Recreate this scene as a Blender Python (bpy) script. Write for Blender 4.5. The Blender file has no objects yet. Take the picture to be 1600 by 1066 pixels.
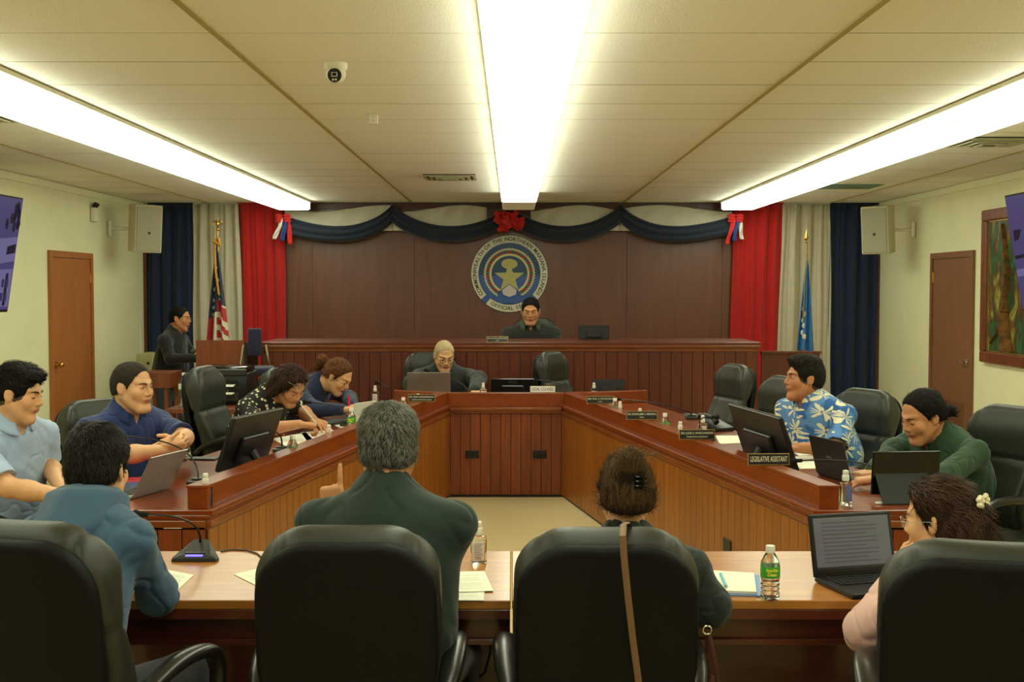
LAMP=6.9; EXPO=0.0
import bpy, bmesh, math, random
import numpy as np
from mathutils import Vector, Matrix, Euler, Quaternion
R = math.radians
SC = bpy.context.scene
COL = SC.collection
F = 1900.0; CAMH = 1.69; PITCH = math.atan(82.0/F)
def ray(x, y):
    dx = (x-800)/F; dy = (533-y)/F
    return Vector((dx, math.cos(PITCH)+dy*math.sin(PITCH), -math.sin(PITCH)+dy*math.cos(PITCH)))
def P(x, y, Y):                 # the real point seen at a photo position, a known distance away
    d = ray(x, y); t = Y/d.y
    return Vector((d.x*t, Y, CAMH+d.z*t))
def PZ(x, y, z):                # same, at a known height
    d = ray(x, y); t = (z-CAMH)/d.z
    return Vector((d.x*t, d.y*t, z))
def PX(x, y, X):                # same, on a side wall
    d = ray(x, y); t = X/d.x
    return Vector((X, d.y*t, CAMH+d.z*t))

# ---------------------------------------------------------------- materials
MATS = {}
def _base(name):
    m = bpy.data.materials.new(name); m.use_nodes = True
    nt = m.node_tree; b = nt.nodes['Principled BSDF']
    return m, nt, b
def lin(c):
    return tuple(((v/255.0)/12.92 if v/255.0 <= 0.04045 else ((v/255.0+0.055)/1.055)**2.4) for v in c)
def mat(name, rgb, rough=0.5, metal=0.0, coat=0.0, spec=0.5, noise=0.0, nscale=20.0, bump=0.0, bscale=80.0,
        trans=0.0, ior=1.45, emit=None, estr=0.0, sheen=0.0, stretch=(1, 1, 1), alpha=1.0, crough=0.08):
    if name in MATS: return MATS[name]
    m, nt, b = _base(name); c = lin(rgb)
    b.inputs['Base Color'].default_value = (*c, 1)
    b.inputs['Roughness'].default_value = rough
    b.inputs['Metallic'].default_value = metal
    b.inputs['Coat Weight'].default_value = coat
    b.inputs['Coat Roughness'].default_value = crough
    b.inputs['Specular IOR Level'].default_value = spec
    b.inputs['Transmission Weight'].default_value = trans
    b.inputs['IOR'].default_value = ior
    b.inputs['Sheen Weight'].default_value = sheen
    b.inputs['Alpha'].default_value = alpha
    if emit:
        b.inputs['Emission Color'].default_value = (*lin(emit), 1); b.inputs['Emission Strength'].default_value = estr
    if noise or bump:
        tc = nt.nodes.new('ShaderNodeTexCoord'); mp = nt.nodes.new('ShaderNodeMapping')
        mp.inputs['Scale'].default_value = stretch
        nt.links.new(tc.outputs['Object'], mp.inputs['Vector'])
    if noise:
        n = nt.nodes.new('ShaderNodeTexNoise'); n.inputs['Scale'].default_value = nscale; n.inputs['Detail'].default_value = 5
        nt.links.new(mp.outputs[0], n.inputs['Vector'])
        r = nt.nodes.new('ShaderNodeValToRGB')
        r.color_ramp.elements[0].position = 0.3; r.color_ramp.elements[1].position = 0.7
        r.color_ramp.elements[0].color = (*[v*(1-noise) for v in c], 1)
        r.color_ramp.elements[1].color = (*[min(1, v*(1+noise)) for v in c], 1)
        nt.links.new(n.outputs['Fac'], r.inputs[0]); nt.links.new(r.outputs[0], b.inputs['Base Color'])
    if bump:
        n = nt.nodes.new('ShaderNodeTexNoise'); n.inputs['Scale'].default_value = bscale; n.inputs['Detail'].default_value = 3
        nt.links.new(mp.outputs[0], n.inputs['Vector'])
        bp = nt.nodes.new('ShaderNodeBump'); bp.inputs['Strength'].default_value = bump; bp.inputs['Distance'].default_value = 0.01
        nt.links.new(n.outputs['Fac'], bp.inputs['Height']); nt.links.new(bp.outputs[0], b.inputs['Normal'])
    MATS[name] = m
    return m
def wood(name, dark, light, rough=0.35, coat=0.3, scale=(14, 14, 1.2), crough=0.12, ns=2.0, fine=True, island=0.0):
    if name in MATS: return MATS[name]
    m, nt, b = _base(name); N = nt.nodes.new; L = nt.links.new
    tc = N('ShaderNodeTexCoord'); mp = N('ShaderNodeMapping'); mp.inputs['Scale'].default_value = scale
    L(tc.outputs['Object'], mp.inputs['Vector'])
    n = N('ShaderNodeTexNoise'); n.inputs['Scale'].default_value = ns; n.inputs['Detail'].default_value = 7
    n.inputs['Distortion'].default_value = 0.6
    L(mp.outputs[0], n.inputs['Vector'])
    r = N('ShaderNodeValToRGB'); e = r.color_ramp.elements
    e[0].position = 0.32; e[1].position = 0.68
    e[0].color = (*lin(dark), 1); e[1].color = (*lin(light), 1)
    L(n.outputs['Fac'], r.inputs[0])
    out = r.outputs[0]
    if island:
        g = N('ShaderNodeNewGeometry'); hs = N('ShaderNodeHueSaturation')
        mr = N('ShaderNodeMapRange'); mr.inputs['To Min'].default_value = 1-island; mr.inputs['To Max'].default_value = 1+island
        L(g.outputs['Random Per Island'], mr.inputs[0]); L(mr.outputs[0], hs.inputs['Value']); L(out, hs.inputs['Color'])
        out = hs.outputs[0]
    L(out, b.inputs['Base Color'])
    b.inputs['Roughness'].default_value = rough; b.inputs['Coat Weight'].default_value = coat
    b.inputs['Coat Roughness'].default_value = crough
    bp = N('ShaderNodeBump'); bp.inputs['Strength'].default_value = 0.06; bp.inputs['Distance'].default_value = 0.004
    L(n.outputs['Fac'], bp.inputs['Height']); L(bp.outputs[0], b.inputs['Normal'])
    MATS[name] = m
    return m
def mixpattern(name, base, spot, kind='dots', scale=30.0, rough=0.85, thr=0.25, bump=0.15):
    if name in MATS: return MATS[name]
    m, nt, b = _base(name); N = nt.nodes.new; L = nt.links.new
    tc = N('ShaderNodeTexCoord'); v = N('ShaderNodeTexVoronoi'); v.inputs['Scale'].default_value = scale
    v.inputs['Randomness'].default_value = 0.75
    L(tc.outputs['Object'], v.inputs['Vector'])
    r = N('ShaderNodeValToRGB'); r.color_ramp.interpolation = 'CONSTANT'
    e = r.color_ramp.elements; e[0].position = 0; e[0].color = (*lin(spot), 1)
    e[1].position = thr; e[1].color = (*lin(base), 1)
    L(v.outputs['Distance'], r.inputs[0]); L(r.outputs[0], b.inputs['Base Color'])
    b.inputs['Roughness'].default_value = rough
    MATS[name] = m
    return m

# ---------------------------------------------------------------- mesh builder
class MB:
    def __init__(s): s.v = []; s.f = []; s.m = []
    def add(s, vs, fs, mi=0, M=None):
        o = len(s.v)
        if M is not None: vs = [M @ Vector(v) for v in vs]
        s.v += [tuple(v) for v in vs]; s.f += [tuple(o+i for i in f) for f in fs]; s.m += [mi]*len(fs)
        return s
    def box(s, c, d, mi=0, M=None, rz=0.0):
        x, y, z = d[0]/2, d[1]/2, d[2]/2
        vs = [Vector((a*x, b_*y, e*z)) for a in (-1, 1) for b_ in (-1, 1) for e in (-1, 1)]
        if rz: vs = [Matrix.Rotation(rz, 3, 'Z') @ v for v in vs]
        vs = [v+Vector(c) for v in vs]
        return s.add(vs, [(0, 1, 3, 2), (4, 6, 7, 5), (0, 4, 5, 1), (2, 3, 7, 6), (0, 2, 6, 4), (1, 5, 7, 3)], mi, M)
    def bbox(s, lo, hi, mi=0, M=None):
        return s.box([(a+b)/2 for a, b in zip(lo, hi)], [abs(b-a) for a, b in zip(lo, hi)], mi, M)
    def rbox(s, c, d, r=0.01, mi=0, M=None, seg=2, rz=0.0):     # box with rounded edges
        bm = bmesh.new(); bmesh.ops.create_cube(bm, size=1.0)
        for v in bm.verts: v.co = Vector((v.co.x*d[0], v.co.y*d[1], v.co.z*d[2]))
        bmesh.ops.bevel(bm, geom=bm.edges[:], offset=min(r, min(d)*0.49), segments=seg, affect='EDGES', profile=0.5)
        MM = Matrix.Translation(Vector(c)) @ Matrix.Rotation(rz, 4, 'Z')
        if M is not None: MM = M @ MM
        bm.verts.index_update()
        s.add([v.co.copy() for v in bm.verts], [[v.index for v in f.verts] for f in bm.faces], mi, MM)
        bm.free(); return s
    def prism(s, poly, z0, z1, mi=0, M=None):      # polygon in xy extruded in z
        n = len(poly)
        a = sum(poly[i][0]*poly[(i+1) % n][1]-poly[(i+1) % n][0]*poly[i][1] for i in range(n))
        if a < 0: poly = poly[::-1]
        vs = [(p[0], p[1], z0) for p in poly]+[(p[0], p[1], z1) for p in poly]
        fs = [tuple(range(n))[::-1], tuple(range(n, 2*n))]+[(i, (i+1) % n, n+(i+1) % n, n+i) for i in range(n)]
        return s.add(vs, fs, mi, M)
    def lathe(s, prof, n=24, mi=0, M=None):
        vs = []; fs = []
        for r, z in prof:
            for i in range(n):
                a = 2*math.pi*i/n; vs.append((r*math.cos(a), r*math.sin(a), z))
        for j in range(len(prof)-1):
            for i in range(n):
                k = (i+1) % n; fs.append((j*n+i, j*n+k, (j+1)*n+k, (j+1)*n+i))
        if prof[0][0] > 1e-5: fs.append(tuple(range(n))[::-1])
        if prof[-1][0] > 1e-5: fs.append(tuple(range((len(prof)-1)*n, len(prof)*n)))
        return s.add(vs, fs, mi, M)
    def cyl(s, a, b, r, r2=None, n=16, mi=0):
        a = Vector(a); b = Vector(b); r2 = r if r2 is None else r2
        q = (b-a).to_track_quat('Z', 'Y').to_matrix().to_4x4(); L = (b-a).length
        return s.lathe([(r, 0), (r2, L)], n, mi, Matrix.Translation(a) @ q)
    def tube(s, pts, r, n=8, mi=0, close=False, flat=1.0):
        pts = [Vector(p) for p in pts]; K = len(pts); vs = []; fs = []
        rs = r if isinstance(r, (list, tuple)) else [r]*K
        up = None
        for i, p in enumerate(pts):
            t = (pts[min(i+1, K-1)]-pts[max(i-1, 0)])
            if close: t = pts[(i+1) % K]-pts[i-1]
            t.normalize()
            if up is None:
                up = Vector((0, 0, 1)) if abs(t.z) < 0.9 else Vector((0, 1, 0))
            x = t.cross(up)
            if x.length < 1e-4: x = t.orthogonal()
            x.normalize(); up = x.cross(t).normalized()
            for k in range(n):
                a = 2*math.pi*k/n
                vs.append(p+rs[i]*(math.cos(a)*x+flat*math.sin(a)*up))
        for i in range(K if close else K-1):
            j = (i+1) % K
            for k in range(n):
                l = (k+1) % n; fs.append((i*n+k, i*n+l, j*n+l, j*n+k))
        if not close: fs += [tuple(range(n))[::-1], tuple(range((K-1)*n, K*n))]
        return s.add(vs, fs, mi)
    def sphere(s, c, r, nu=16, nv=10, mi=0, M=None):
        rr = r if isinstance(r, (tuple, list)) else (r, r, r)
        prof = []
        vs = [(0, 0, -1)]
        for j in range(1, nv):
            t = math.pi*j/nv-math.pi/2
            for i in range(nu):
                a = 2*math.pi*i/nu; vs.append((math.cos(t)*math.cos(a), math.cos(t)*math.sin(a), math.sin(t)))
        vs.append((0, 0, 1)); fs = []
        for i in range(nu):
            k = (i+1) % nu
            fs.append((0, 1+k, 1+i)); e = 1+(nv-2)*nu; fs.append((e+i, e+k, len(vs)-1))
            for j in range(nv-2):
                fs.append((1+j*nu+i, 1+j*nu+k, 1+(j+1)*nu+k, 1+(j+1)*nu+i))
        MM = Matrix.Translation(Vector(c)) @ Matrix.Diagonal((*rr, 1))
        if M is not None: MM = M @ MM
        return s.add(vs, fs, mi, MM)
    def grid(s, fn, nu, nv, mi=0, matfn=None):      # surface from a function of u, v in 0..1
        o = len(s.v)
        for j in range(nv+1):
            for i in range(nu+1): s.v.append(tuple(fn(i/nu, j/nv)))
        for j in range(nv):
            for i in range(nu):
                a = o+j*(nu+1)+i; s.f.append((a, a+1, a+nu+2, a+nu+1))
                s.m.append(matfn((i+.5)/nu, (j+.5)/nv) if matfn else mi)
        return s
    def build(s, name, mats, parent=None, smooth=False, off=None, bevel=0.0, solid=0.0, angle=35):
        me = bpy.data.meshes.new(name)
        vs = s.v
        if off is not None:
            ox, oy, oz = off; vs = [(a-ox, b-oy, c-oz) for a, b, c in vs]
        me.from_pydata(vs, [], s.f); me.update()
        for m in (mats if isinstance(mats, (list, tuple)) else [mats]): me.materials.append(m)
        if len(me.materials) > 1: me.polygons.foreach_set('material_index', s.m)
        bm = bmesh.new(); bm.from_mesh(me); bmesh.ops.recalc_face_normals(bm, faces=bm.faces); bm.to_mesh(me); bm.free()
        if smooth:
            me.polygons.foreach_set('use_smooth', [True]*len(me.polygons))
            me.set_sharp_from_angle(angle=R(angle))
        o = bpy.data.objects.new(name, me); COL.objects.link(o)
        if parent is not None: o.parent = parent
        if bevel:
            b = o.modifiers.new('bevel', 'BEVEL'); b.width = bevel; b.segments = 2; b.limit_method = 'ANGLE'; b.angle_limit = R(40)
        if solid:
            b = o.modifiers.new('solid', 'SOLIDIFY'); b.thickness = solid; b.offset = 0
        return o
def text_geo(txt, size=1.0, ext=0.0, bold=0.0, sx=1.0):      # lettering as raw geometry, centred
    cu = bpy.data.curves.new('t', 'FONT'); cu.body = txt; cu.size = size; cu.extrude = ext; cu.offset = bold
    cu.align_x = 'CENTER'; cu.align_y = 'CENTER'; cu.resolution_u = 3
    o = bpy.data.objects.new('t', cu); COL.objects.link(o)
    bpy.context.view_layer.update()
    me = bpy.data.meshes.new_from_object(o.evaluated_get(bpy.context.evaluated_depsgraph_get()))
    vs = [(v.co.x*sx, v.co.y, v.co.z) for v in me.vertices]; fs = [tuple(p.vertices) for p in me.polygons]
    bpy.data.objects.remove(o); bpy.data.curves.remove(cu); bpy.data.meshes.remove(me)
    return vs, fs
def tag(o, label=None, cat=None, group=None, kind=None):
    if label: o['label'] = label
    if cat: o['category'] = cat
    if group: o['group'] = group
    if kind: o['kind'] = kind
    return o
def root(name, label, cat, loc=(0, 0, 0), rz=0.0, group=None):
    o = bpy.data.objects.new(name, None); COL.objects.link(o); o.empty_display_size = 0.1
    o.location = loc; o.rotation_euler = (0, 0, rz)
    return tag(o, label, cat, group)
def dup(r, loc, rz=None, label=None, group=None):
    c = r.copy(); COL.objects.link(c); c.location = loc
    if rz is not None: c.rotation_euler = (0, 0, rz)
    if label: c['label'] = label
    if group: c['group'] = group
    kids = [o for o in bpy.data.objects if o.parent == r]
    for k in kids:
        d = k.copy(); COL.objects.link(d); d.parent = c
        for g in [o for o in bpy.data.objects if o.parent == k]:
            e = g.copy(); COL.objects.link(e); e.parent = d
    return c
def struct(o): o['kind'] = 'structure'; return o
# ================================================================ THE ROOM
CEIL = 2.69; XL = -4.28; XR = 4.27; YB = 14.25; YF = -2.4
m_wall = mat('wall_paint', (228, 225, 186), rough=0.75, noise=0.03, nscale=3, bump=0.05, bscale=60)
m_ceil = mat('ceiling_tile', (248, 247, 238), rough=0.9, noise=0.04, nscale=130, bump=0.35, bscale=160)
m_grid = mat('ceiling_grid', (178, 164, 112), rough=0.7)
m_gridt = mat('ceiling_joint', (160, 148, 108), rough=0.8)
m_carpet = mat('carpet', (196, 174, 128), rough=0.95, noise=0.12, nscale=160, bump=0.3, bscale=300)
m_seal_wood = wood('wall_veneer', (92, 46, 27), (108, 58, 36), rough=0.36, coat=0.55, crough=0.3, scale=(7, 7, .8))
m_trim_dark = wood('dark_trim', (70, 30, 16), (98, 46, 24), rough=0.4, coat=0.2)
m_door = wood('door_paint', (160, 94, 44), (170, 104, 50), rough=0.5, coat=0.0, scale=(4, 4, 1))
m_door2 = wood('door_brown', (122, 78, 50), (132, 86, 56), rough=0.5, coat=0.0, scale=(4, 4, 1))
m_white = mat('white_plastic', (225, 220, 200), rough=0.45)
m_cream = mat('cream_metal', (205, 198, 165), rough=0.5)
m_black = mat('black_plastic', (22, 21, 20), rough=0.4)
m_blackgl = mat('black_gloss', (12, 12, 12), rough=0.12)
m_chrome = mat('chrome', (210, 208, 200), rough=0.18, metal=1.0)
m_brass = mat('brass', (205, 165, 80), rough=0.25, metal=1.0)
m_gold = mat('gold_trim', (190, 160, 95), rough=0.35, metal=0.8)

def wallbox(name, lo, hi, m):
    return struct(MB().bbox(lo, hi).build(name, m))
wallbox('floor', (XL-.2, YF-.2, -.1), (XR+.2, YB+.2, 0), m_carpet)
wallbox('wall_left', (XL-.15, YF, 0), (XL, YB, CEIL), m_wall)
wallbox('wall_right', (XR, YF, 0), (XR+.15, YB, CEIL), m_wall)
wallbox('wall_rear', (XL-.15, YF-.15, 0), (XR+.15, YF, CEIL), m_trim_dark)  # unseen wall; its dark finish is chosen to lessen frontal fill light
wallbox('wall_back', (XL-.15, YB, 0), (XR+.15, YB+.15, CEIL), m_wall)
# ceiling with lay-in tiles: 4 ft x 2 ft
cb = MB(); cb.bbox((XL-.15, YF-.15, CEIL+.004), (XR+.15, YB+.15, CEIL+.1))
xs = [XL, -3.51, -2.36, -1.155, .075, 1.285, 2.49, 3.68, XR]
y0 = YF; rows = []
yy = 4.785
while yy > YF: yy -= .605
while yy < YB:
    rows.append(yy); yy += .605
rows = [YF]+[r for r in rows if r > YF]+[YB]
rnd = random.Random(4)
for i in range(len(xs)-1):
    for j in range(len(rows)-1):
        dz = rnd.uniform(0, .0018)
        cb.bbox((xs[i]+.012, rows[j]+.004, CEIL-.006+dz), (xs[i+1]-.012, rows[j+1]-.004, CEIL+.006))
struct(cb.build('ceiling', m_ceil))
gb = MB()
for x in xs[1:-1]: gb.bbox((x-.014, YF, CEIL-.012), (x+.014, YB, CEIL+.004))
for y in rows[1:-1]: gb.bbox((XL, y-.0045, CEIL-.005), (XR, y+.0045, CEIL+.004), 1)
struct(gb.build('trim_1', [m_grid, m_gridt]))
# crown strips along the side walls
t = MB(); t.bbox((XL, YF, CEIL-.075), (XL+.018, YB, CEIL-.012)); struct(t.build('trim_2', m_wall))
t = MB(); t.bbox((XR-.018, YF, CEIL-.075), (XR, YB, CEIL-.012)); struct(t.build('trim_3', m_wall))
t = MB(); t.bbox((XL, YF, 0), (XL+.015, YB, .1)); struct(t.build('baseboard_left', m_trim_dark))
t = MB(); t.bbox((XR-.015, YF, 0), (XR, YB, .1)); struct(t.build('baseboard_right', m_trim_dark))
# wood veneer wall behind the dais, three large sheets
vx0, vx1 = -2.72, 2.62
seams = [vx0, -2.33, -1.14, 1.36-.02, 2.45, vx1]
vb = MB()
for a, b in zip(seams[:-1], seams[1:]):
    vb.bbox((a+.002, YB-.04, 0), (b-.002, YB, CEIL-.075))
struct(vb.build('wall_panel_back', m_seal_wood))
t = MB(); t.bbox((-2.70, YB-.09, CEIL-.07), (2.62, YB, CEIL-.01)); t.bbox((-2.70, YB-.11, CEIL-.03), (2.62, YB, CEIL-.012)); struct(t.build('trim_4', m_trim_dark))
t = MB(); t.bbox((XL+.0, YB-.12, 0), (XL+.04, YB, CEIL-.07)); t.bbox((XR-.04, YB-.12, 0), (XR, YB, CEIL-.07)); struct(t.build('trim_5', m_trim_dark))

# doors on the side walls
def door(name, X, y0, y1, ztop, m, hinge, lever):
    s = 1 if X < 0 else -1
    fr = MB()
    for (a, b) in ((y0, y0+.055), (y1-.055, y1)): fr.bbox((X, a, 0), (X+s*.03, b, ztop))
    fr.bbox((X, y0+.055, ztop-.06), (X+s*.03, y1-.055, ztop))
    o = struct(fr.build(name, m, bevel=.003))
    lf = MB(); lf.bbox((X-s*.02, y0+.06, .012), (X+s*.012, y1-.06, ztop-.066))
    leaf = lf.build('door_leaf', m, o)
    h = MB()
    if not lever:
        yk = y0+.14; z = .975
        h.cyl((X+s*.012, yk, z), (X+s*.02, yk, z), .033); h.cyl((X+s*.02, yk, z), (X+s*.05, yk, z), .012)
        h.sphere((X+s*.065, yk, z), (.022, .028, .028)); h.build('door_handle', m_brass, leaf, True)
    else:
        yk = y0+.14; z = 1.0
        h.cyl((X+s*.012, yk, z), (X+s*.02, yk, z), .032); h.cyl((X+s*.02, yk, z), (X+s*.055, yk, z), .011)
        h.tube([(X+s*.05, yk, z), (X+s*.055, yk+.05, z), (X+s*.05, yk+.12, z-.004)], .009); h.build('door_handle', m_chrome, leaf, True)
        v = MB(); v.bbox((X+s*.012, y0+.2, .25), (X+s*.018, y1-.2, .62))
        for k in range(16): v.box((X+s*.022, (y0+y1)/2, .27+k*.022), (.012, y1-y0-.44, .006))
        v.build('louver', m_door2, leaf)
    hg = MB()
    for z in (.25, 1.05, 1.8): hg.cyl((X+s*.016, y1-.058, z-.05), (X+s*.016, y1-.058, z+.05), .006)
    hg.build('hinge', m_brass, o)
    return o
door('door_1', XL, 11.22, 12.37, 2.045, m_door, 1, False)
door('door_2', XR, 11.22, 12.36, 2.045, m_door2, 1, True)

# ---------------------------------------------------------------- fluorescent fixtures, three rows
m_diff = mat('lit_diffuser', (255, 250, 215), rough=0.4, emit=(248, 255, 226), estr=LAMP)
m_diff_off = mat('unlit_diffuser', (235, 225, 175), rough=0.4, emit=(255, 240, 180), estr=0.12)  # switched-off lens, with a faint glow added by emission
def fixture():
    r = root('ceiling_light', 'x', 'ceiling light')
    h = MB(); h.bbox((-.191, -.6, -.024), (.191, .6, -.002)); h.bbox((-.183, -.602, -.1), (.183, -.596, -.010)); h.bbox((-.183, .596, -.1), (.183, .602, -.010))
    h.build('housing', m_cream, r)
    d = MB(); prof = [(-.184, -.0245), (-.180, -.090), (-.165, -.104), (.165, -.104), (.180, -.090), (.184, -.0245)]
    vs = [(x, y, z) for y in (-.594, .594) for x, z in prof]; n = len(prof)
    d.add(vs, [(i, i+1, n+i+1, n+i) for i in range(n-1)]+[tuple(range(n)), tuple(range(n, 2*n))])
    d.build('diffuser', m_diff, r)
    return r
fx0 = fixture(); first = True
ycs = [1.2*k for k in range(12)]      # unit centres
for cx, row in ((-2.465, 'left'), (.073, 'middle'), (2.55, 'right')):
    for k, yc in enumerate(ycs):
        kind_txt = 'glowing fluorescent ceiling light in the %s row' % row
        if first: o = fx0; first = False; o.location = (cx, yc, CEIL-.008); tag(o, kind_txt, None, 'fluorescent lights in the %s row' % row)
        else: o = dup(fx0, (cx, yc, CEIL-.008), 0, kind_txt, 'fluorescent lights in the %s row' % row)
        if k == 11 and row == 'middle':
            o['label'] = 'unlit cream ceiling light at the far end of the middle row'
            del o['group']
            for c in [q for q in bpy.data.objects if q.parent == o and q.name.startswith('diffuser')]:
                c.data = c.data.copy(); c.data.materials[0] = m_diff_off

# ---------------------------------------------------------------- camera, world
cam = bpy.data.cameras.new('camera'); co = bpy.data.objects.new('camera', cam); COL.objects.link(co)
co.location = (0, 0, CAMH); co.rotation_euler = (math.pi/2-PITCH, 0, 0)
cam.sensor_width = 36; cam.lens = 36*F/1600; cam.clip_start = .05
SC.camera = co
w = bpy.data.worlds.new('world'); SC.world = w; w.use_nodes = True
w.node_tree.nodes['Background'].inputs[0].default_value = (.9, .9, .7, 1); w.node_tree.nodes['Background'].inputs[1].default_value = .02
vs_ = SC.view_settings; vs_.view_transform = 'Standard'; vs_.look = 'None'; vs_.gamma = 1; vs_.exposure = EXPO
SC.cycles.use_denoising = True; SC.cycles.adaptive_threshold = .02
SC.cycles.max_bounces = 8; SC.cycles.diffuse_bounces = 4; SC.cycles.glossy_bounces = 3; SC.cycles.transmission_bounces = 8
SC.cycles.caustics_reflective = False; SC.cycles.caustics_refractive = False
# ================================================================ DESKS
m_desk = wood('desk_gloss', (112, 46, 8), (138, 60, 14), rough=0.3, coat=0.5, crough=0.1, scale=(2.0, 12, 12), ns=2.2)
m_ledge = wood('desk_ledge', (122, 50, 6), (138, 60, 10), rough=0.33, coat=0.4, crough=0.15, scale=(10, 1.5, 10), ns=2)
m_plank = wood('plank', (136, 76, 14), (154, 92, 22), rough=0.42, coat=0.18, scale=(16, 16, 1.2), island=.10)
m_plankb = wood('plank_back', (112, 50, 14), (134, 62, 22), rough=0.4, coat=0.25, scale=(16, 16, 1.2), island=.10)
m_dais = wood('dais_wood', (84, 30, 6), (102, 40, 12), rough=0.4, coat=0.3, scale=(16, 16, 1.2), island=.12)
m_mold = wood('molding', (120, 58, 18), (142, 78, 30), rough=0.3, coat=0.5, scale=(3, 3, 12))
m_table = wood('table_top', (158, 94, 30), (184, 120, 46), rough=0.36, coat=0.4, crough=0.2, scale=(1.2, 9, 9), ns=2.6)
m_tedge = wood('table_edge', (80, 28, 13), (100, 38, 18), rough=0.35, coat=0.4, scale=(1.5, 9, 9))
m_dark_gap = mat('groove', (34, 14, 6), rough=0.9)

def planked(mb, a, b, z0, z1, w=.095, th=.014, nrm=1, backmi=1):
    # vertical boards along a..b (xy), thickness towards the left of the run times nrm
    a = Vector((a[0], a[1])); b = Vector((b[0], b[1])); L = (b-a).length; t = (b-a)/L; n = Vector((-t.y, t.x))*nrm
    k = max(1, round(L/w)); ww = L/k
    for i in range(k):
        p = a+t*(i*ww+.0022); q = a+t*((i+1)*ww-.0022)
        mb.prism([p, q, q+n*th, p+n*th], z0, z1)
    mb.prism([a-n*.012, b-n*.012, b+n*.004, a+n*.004], z0, z1, backmi)

LI0, LI1 = Vector((-1.30, 5.13)), Vector((-.52, 9.80))      # inner line of the left wing, near and far
RI0, RI1 = Vector((1.31, 5.13)), Vector((.42, 9.80))
ZS, ZL = .75, .846
def wing(name, label, A, B, side):
    # A near, B far inner points; side -1 left, +1 right; the working top lies outwards
    t = (B-A).normalized(); out = Vector((-t.y, t.x)) if side < 0 else Vector((t.y, -t.x))
    loc = Vector((A.x, A.y, 0)); r = root(name, label, 'desk', loc)
    D = .71
    Bf = B+t*(.22/t.y)
    A_o = A+out*D; A_o = A_o - t*((A_o.y-A.y)/t.y)      # near end cut square to the room
    B_o = Bf+out*D; B_o = B_o - t*((B_o.y-Bf.y)/t.y)
    m = MB(); m.prism([A-out*.03, Bf-out*.03, B_o, A_o], ZS-.022, ZS)
    m.prism([A-out*.018, Bf-out*.018, B_o-out*.01, A_o-out*.01+Vector((0, .012))], ZS-.045, ZS-.022)
    m.build('desk_top', m_desk, r, off=loc, bevel=.004)
    m = MB(); m.prism([A+Vector((0, .02)), B, B+out*.085, A+out*.085/1+Vector((0, .02-(out*.085).y))], ZS+.0005, ZL)
    m.prism([A+Vector((0, .016))-out*.004, B-out*.004, B+out*.09, A+out*.09+Vector((0, .016-(out*.09).y))], ZL-.006, ZL+.006)
    m.build('ledge', m_ledge, r, off=loc, bevel=.002)
    m = MB(); m.prism([A-out*.022, B-out*.022, B+out*.01, A+out*.01], ZS-.075, ZS-.045); m.prism([A-out*.012, B-out*.012, B+out*.01, A+out*.01], ZS-.09, ZS-.075)
    e0 = A+Vector((0, -.012)); 
    m.prism([A+Vector((0, -.01)), A_o+Vector((0, -.01)), A_o+Vector((0, .03)), A+Vector((0, .03))], ZS-.075, ZS-.045)
    m.build('molding', m_mold, r, off=loc, bevel=.003)
    m = MB(); planked(m, A, B, .02, ZS-.085, nrm=-side*-1 if side < 0 else 1, w=.095)
    m2 = MB()
    a = A+Vector((0, .012)); b = A_o+Vector((0, .012))
    if side < 0: planked(m2, b, a, .02, ZS-.085, w=.1, nrm=-1)
    else: planked(m2, a, b, .02, ZS-.085, w=.1, nrm=-1)
    m.build('inner_panel', [m_plank, m_dark_gap], r, off=loc); m2.build('end_panel', [m_plankb, m_dark_gap], r, off=loc)
    m = MB(); m.prism([A-out*.006, B-out*.006, B+out*.004, A+out*.004], 0, .022); m.build('toe_strip', m_black, r, off=loc)
    m = MB(); c = A+Vector((0, .006)); m.box((c.x-side*-.004, c.y+.01, (ZS-.085)/2), (.03, .03, ZS-.085)); m.build('corner_post', m_plankb, r, off=loc)
    # support slab under the seat side
    for f in (.33, .66, .97):
        m = MB(); p = A+(Bf-A)*f; m.prism([p+out*.05, p+out*(D-.08), p+out*(D-.08)+t*.03, p+out*.05+t*.03], 0, ZS-.045)
        m.build('support', m_plankb, r, off=loc)
    return r, t, out
LW, tL, oL = wing('left_desk', 'long left desk wing with raised ledge and vertical plank front', LI0, LI1, -1)
LW.name = 'curved_desk'; 
RW, tR, oR = wing('council_desk', 'long right desk wing with raised ledge and vertical plank front', RI0, RI1, 1)
LW.name = 'council_desk'
# middle desk between the wings
YC = 9.80
r = root('council_desk', 'middle desk joining the two wings, outlets in its plank front', 'desk', (-.05, YC, 0))
lo = r.location.copy()
_bl = LI1+tL*(.215/tL.y); _br = RI1+tR*(.215/tR.y)
m = MB(); m.prism([(-.515, YC+.01), (.415, YC+.01), (_br.x-.01, _br.y), (1.12, YC+.225), (1.12, YC+.80), (-.98, YC+.80), (-.98, YC+.225), (_bl.x+.01, _bl.y)], ZS-.03, ZS); m.build('desk_top', m_desk, r, off=lo)
m = MB(); m.bbox((-.52, YC, ZS-.02), (.42, YC+.09, ZL)); m.prism([(-.98, YC+.24), (-.52, YC+.0), (-.52, YC+.09), (-.98, YC+.33)], ZS+.001, ZL)
m.prism([(1.12, YC+.24), (.42, YC+.0), (.42, YC+.09), (1.12, YC+.33)], ZS+.001, ZL)
m.build('ledge', m_ledge, r, off=lo, bevel=.003)
m = MB(); m.bbox((-.50, YC-.03, ZS-.045), (.40, YC, ZS-.02)); m.bbox((-.50, YC-.02, ZS-.065), (.40, YC, ZS-.045)); m.build('molding', m_mold, r, off=lo, bevel=.003)
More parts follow.
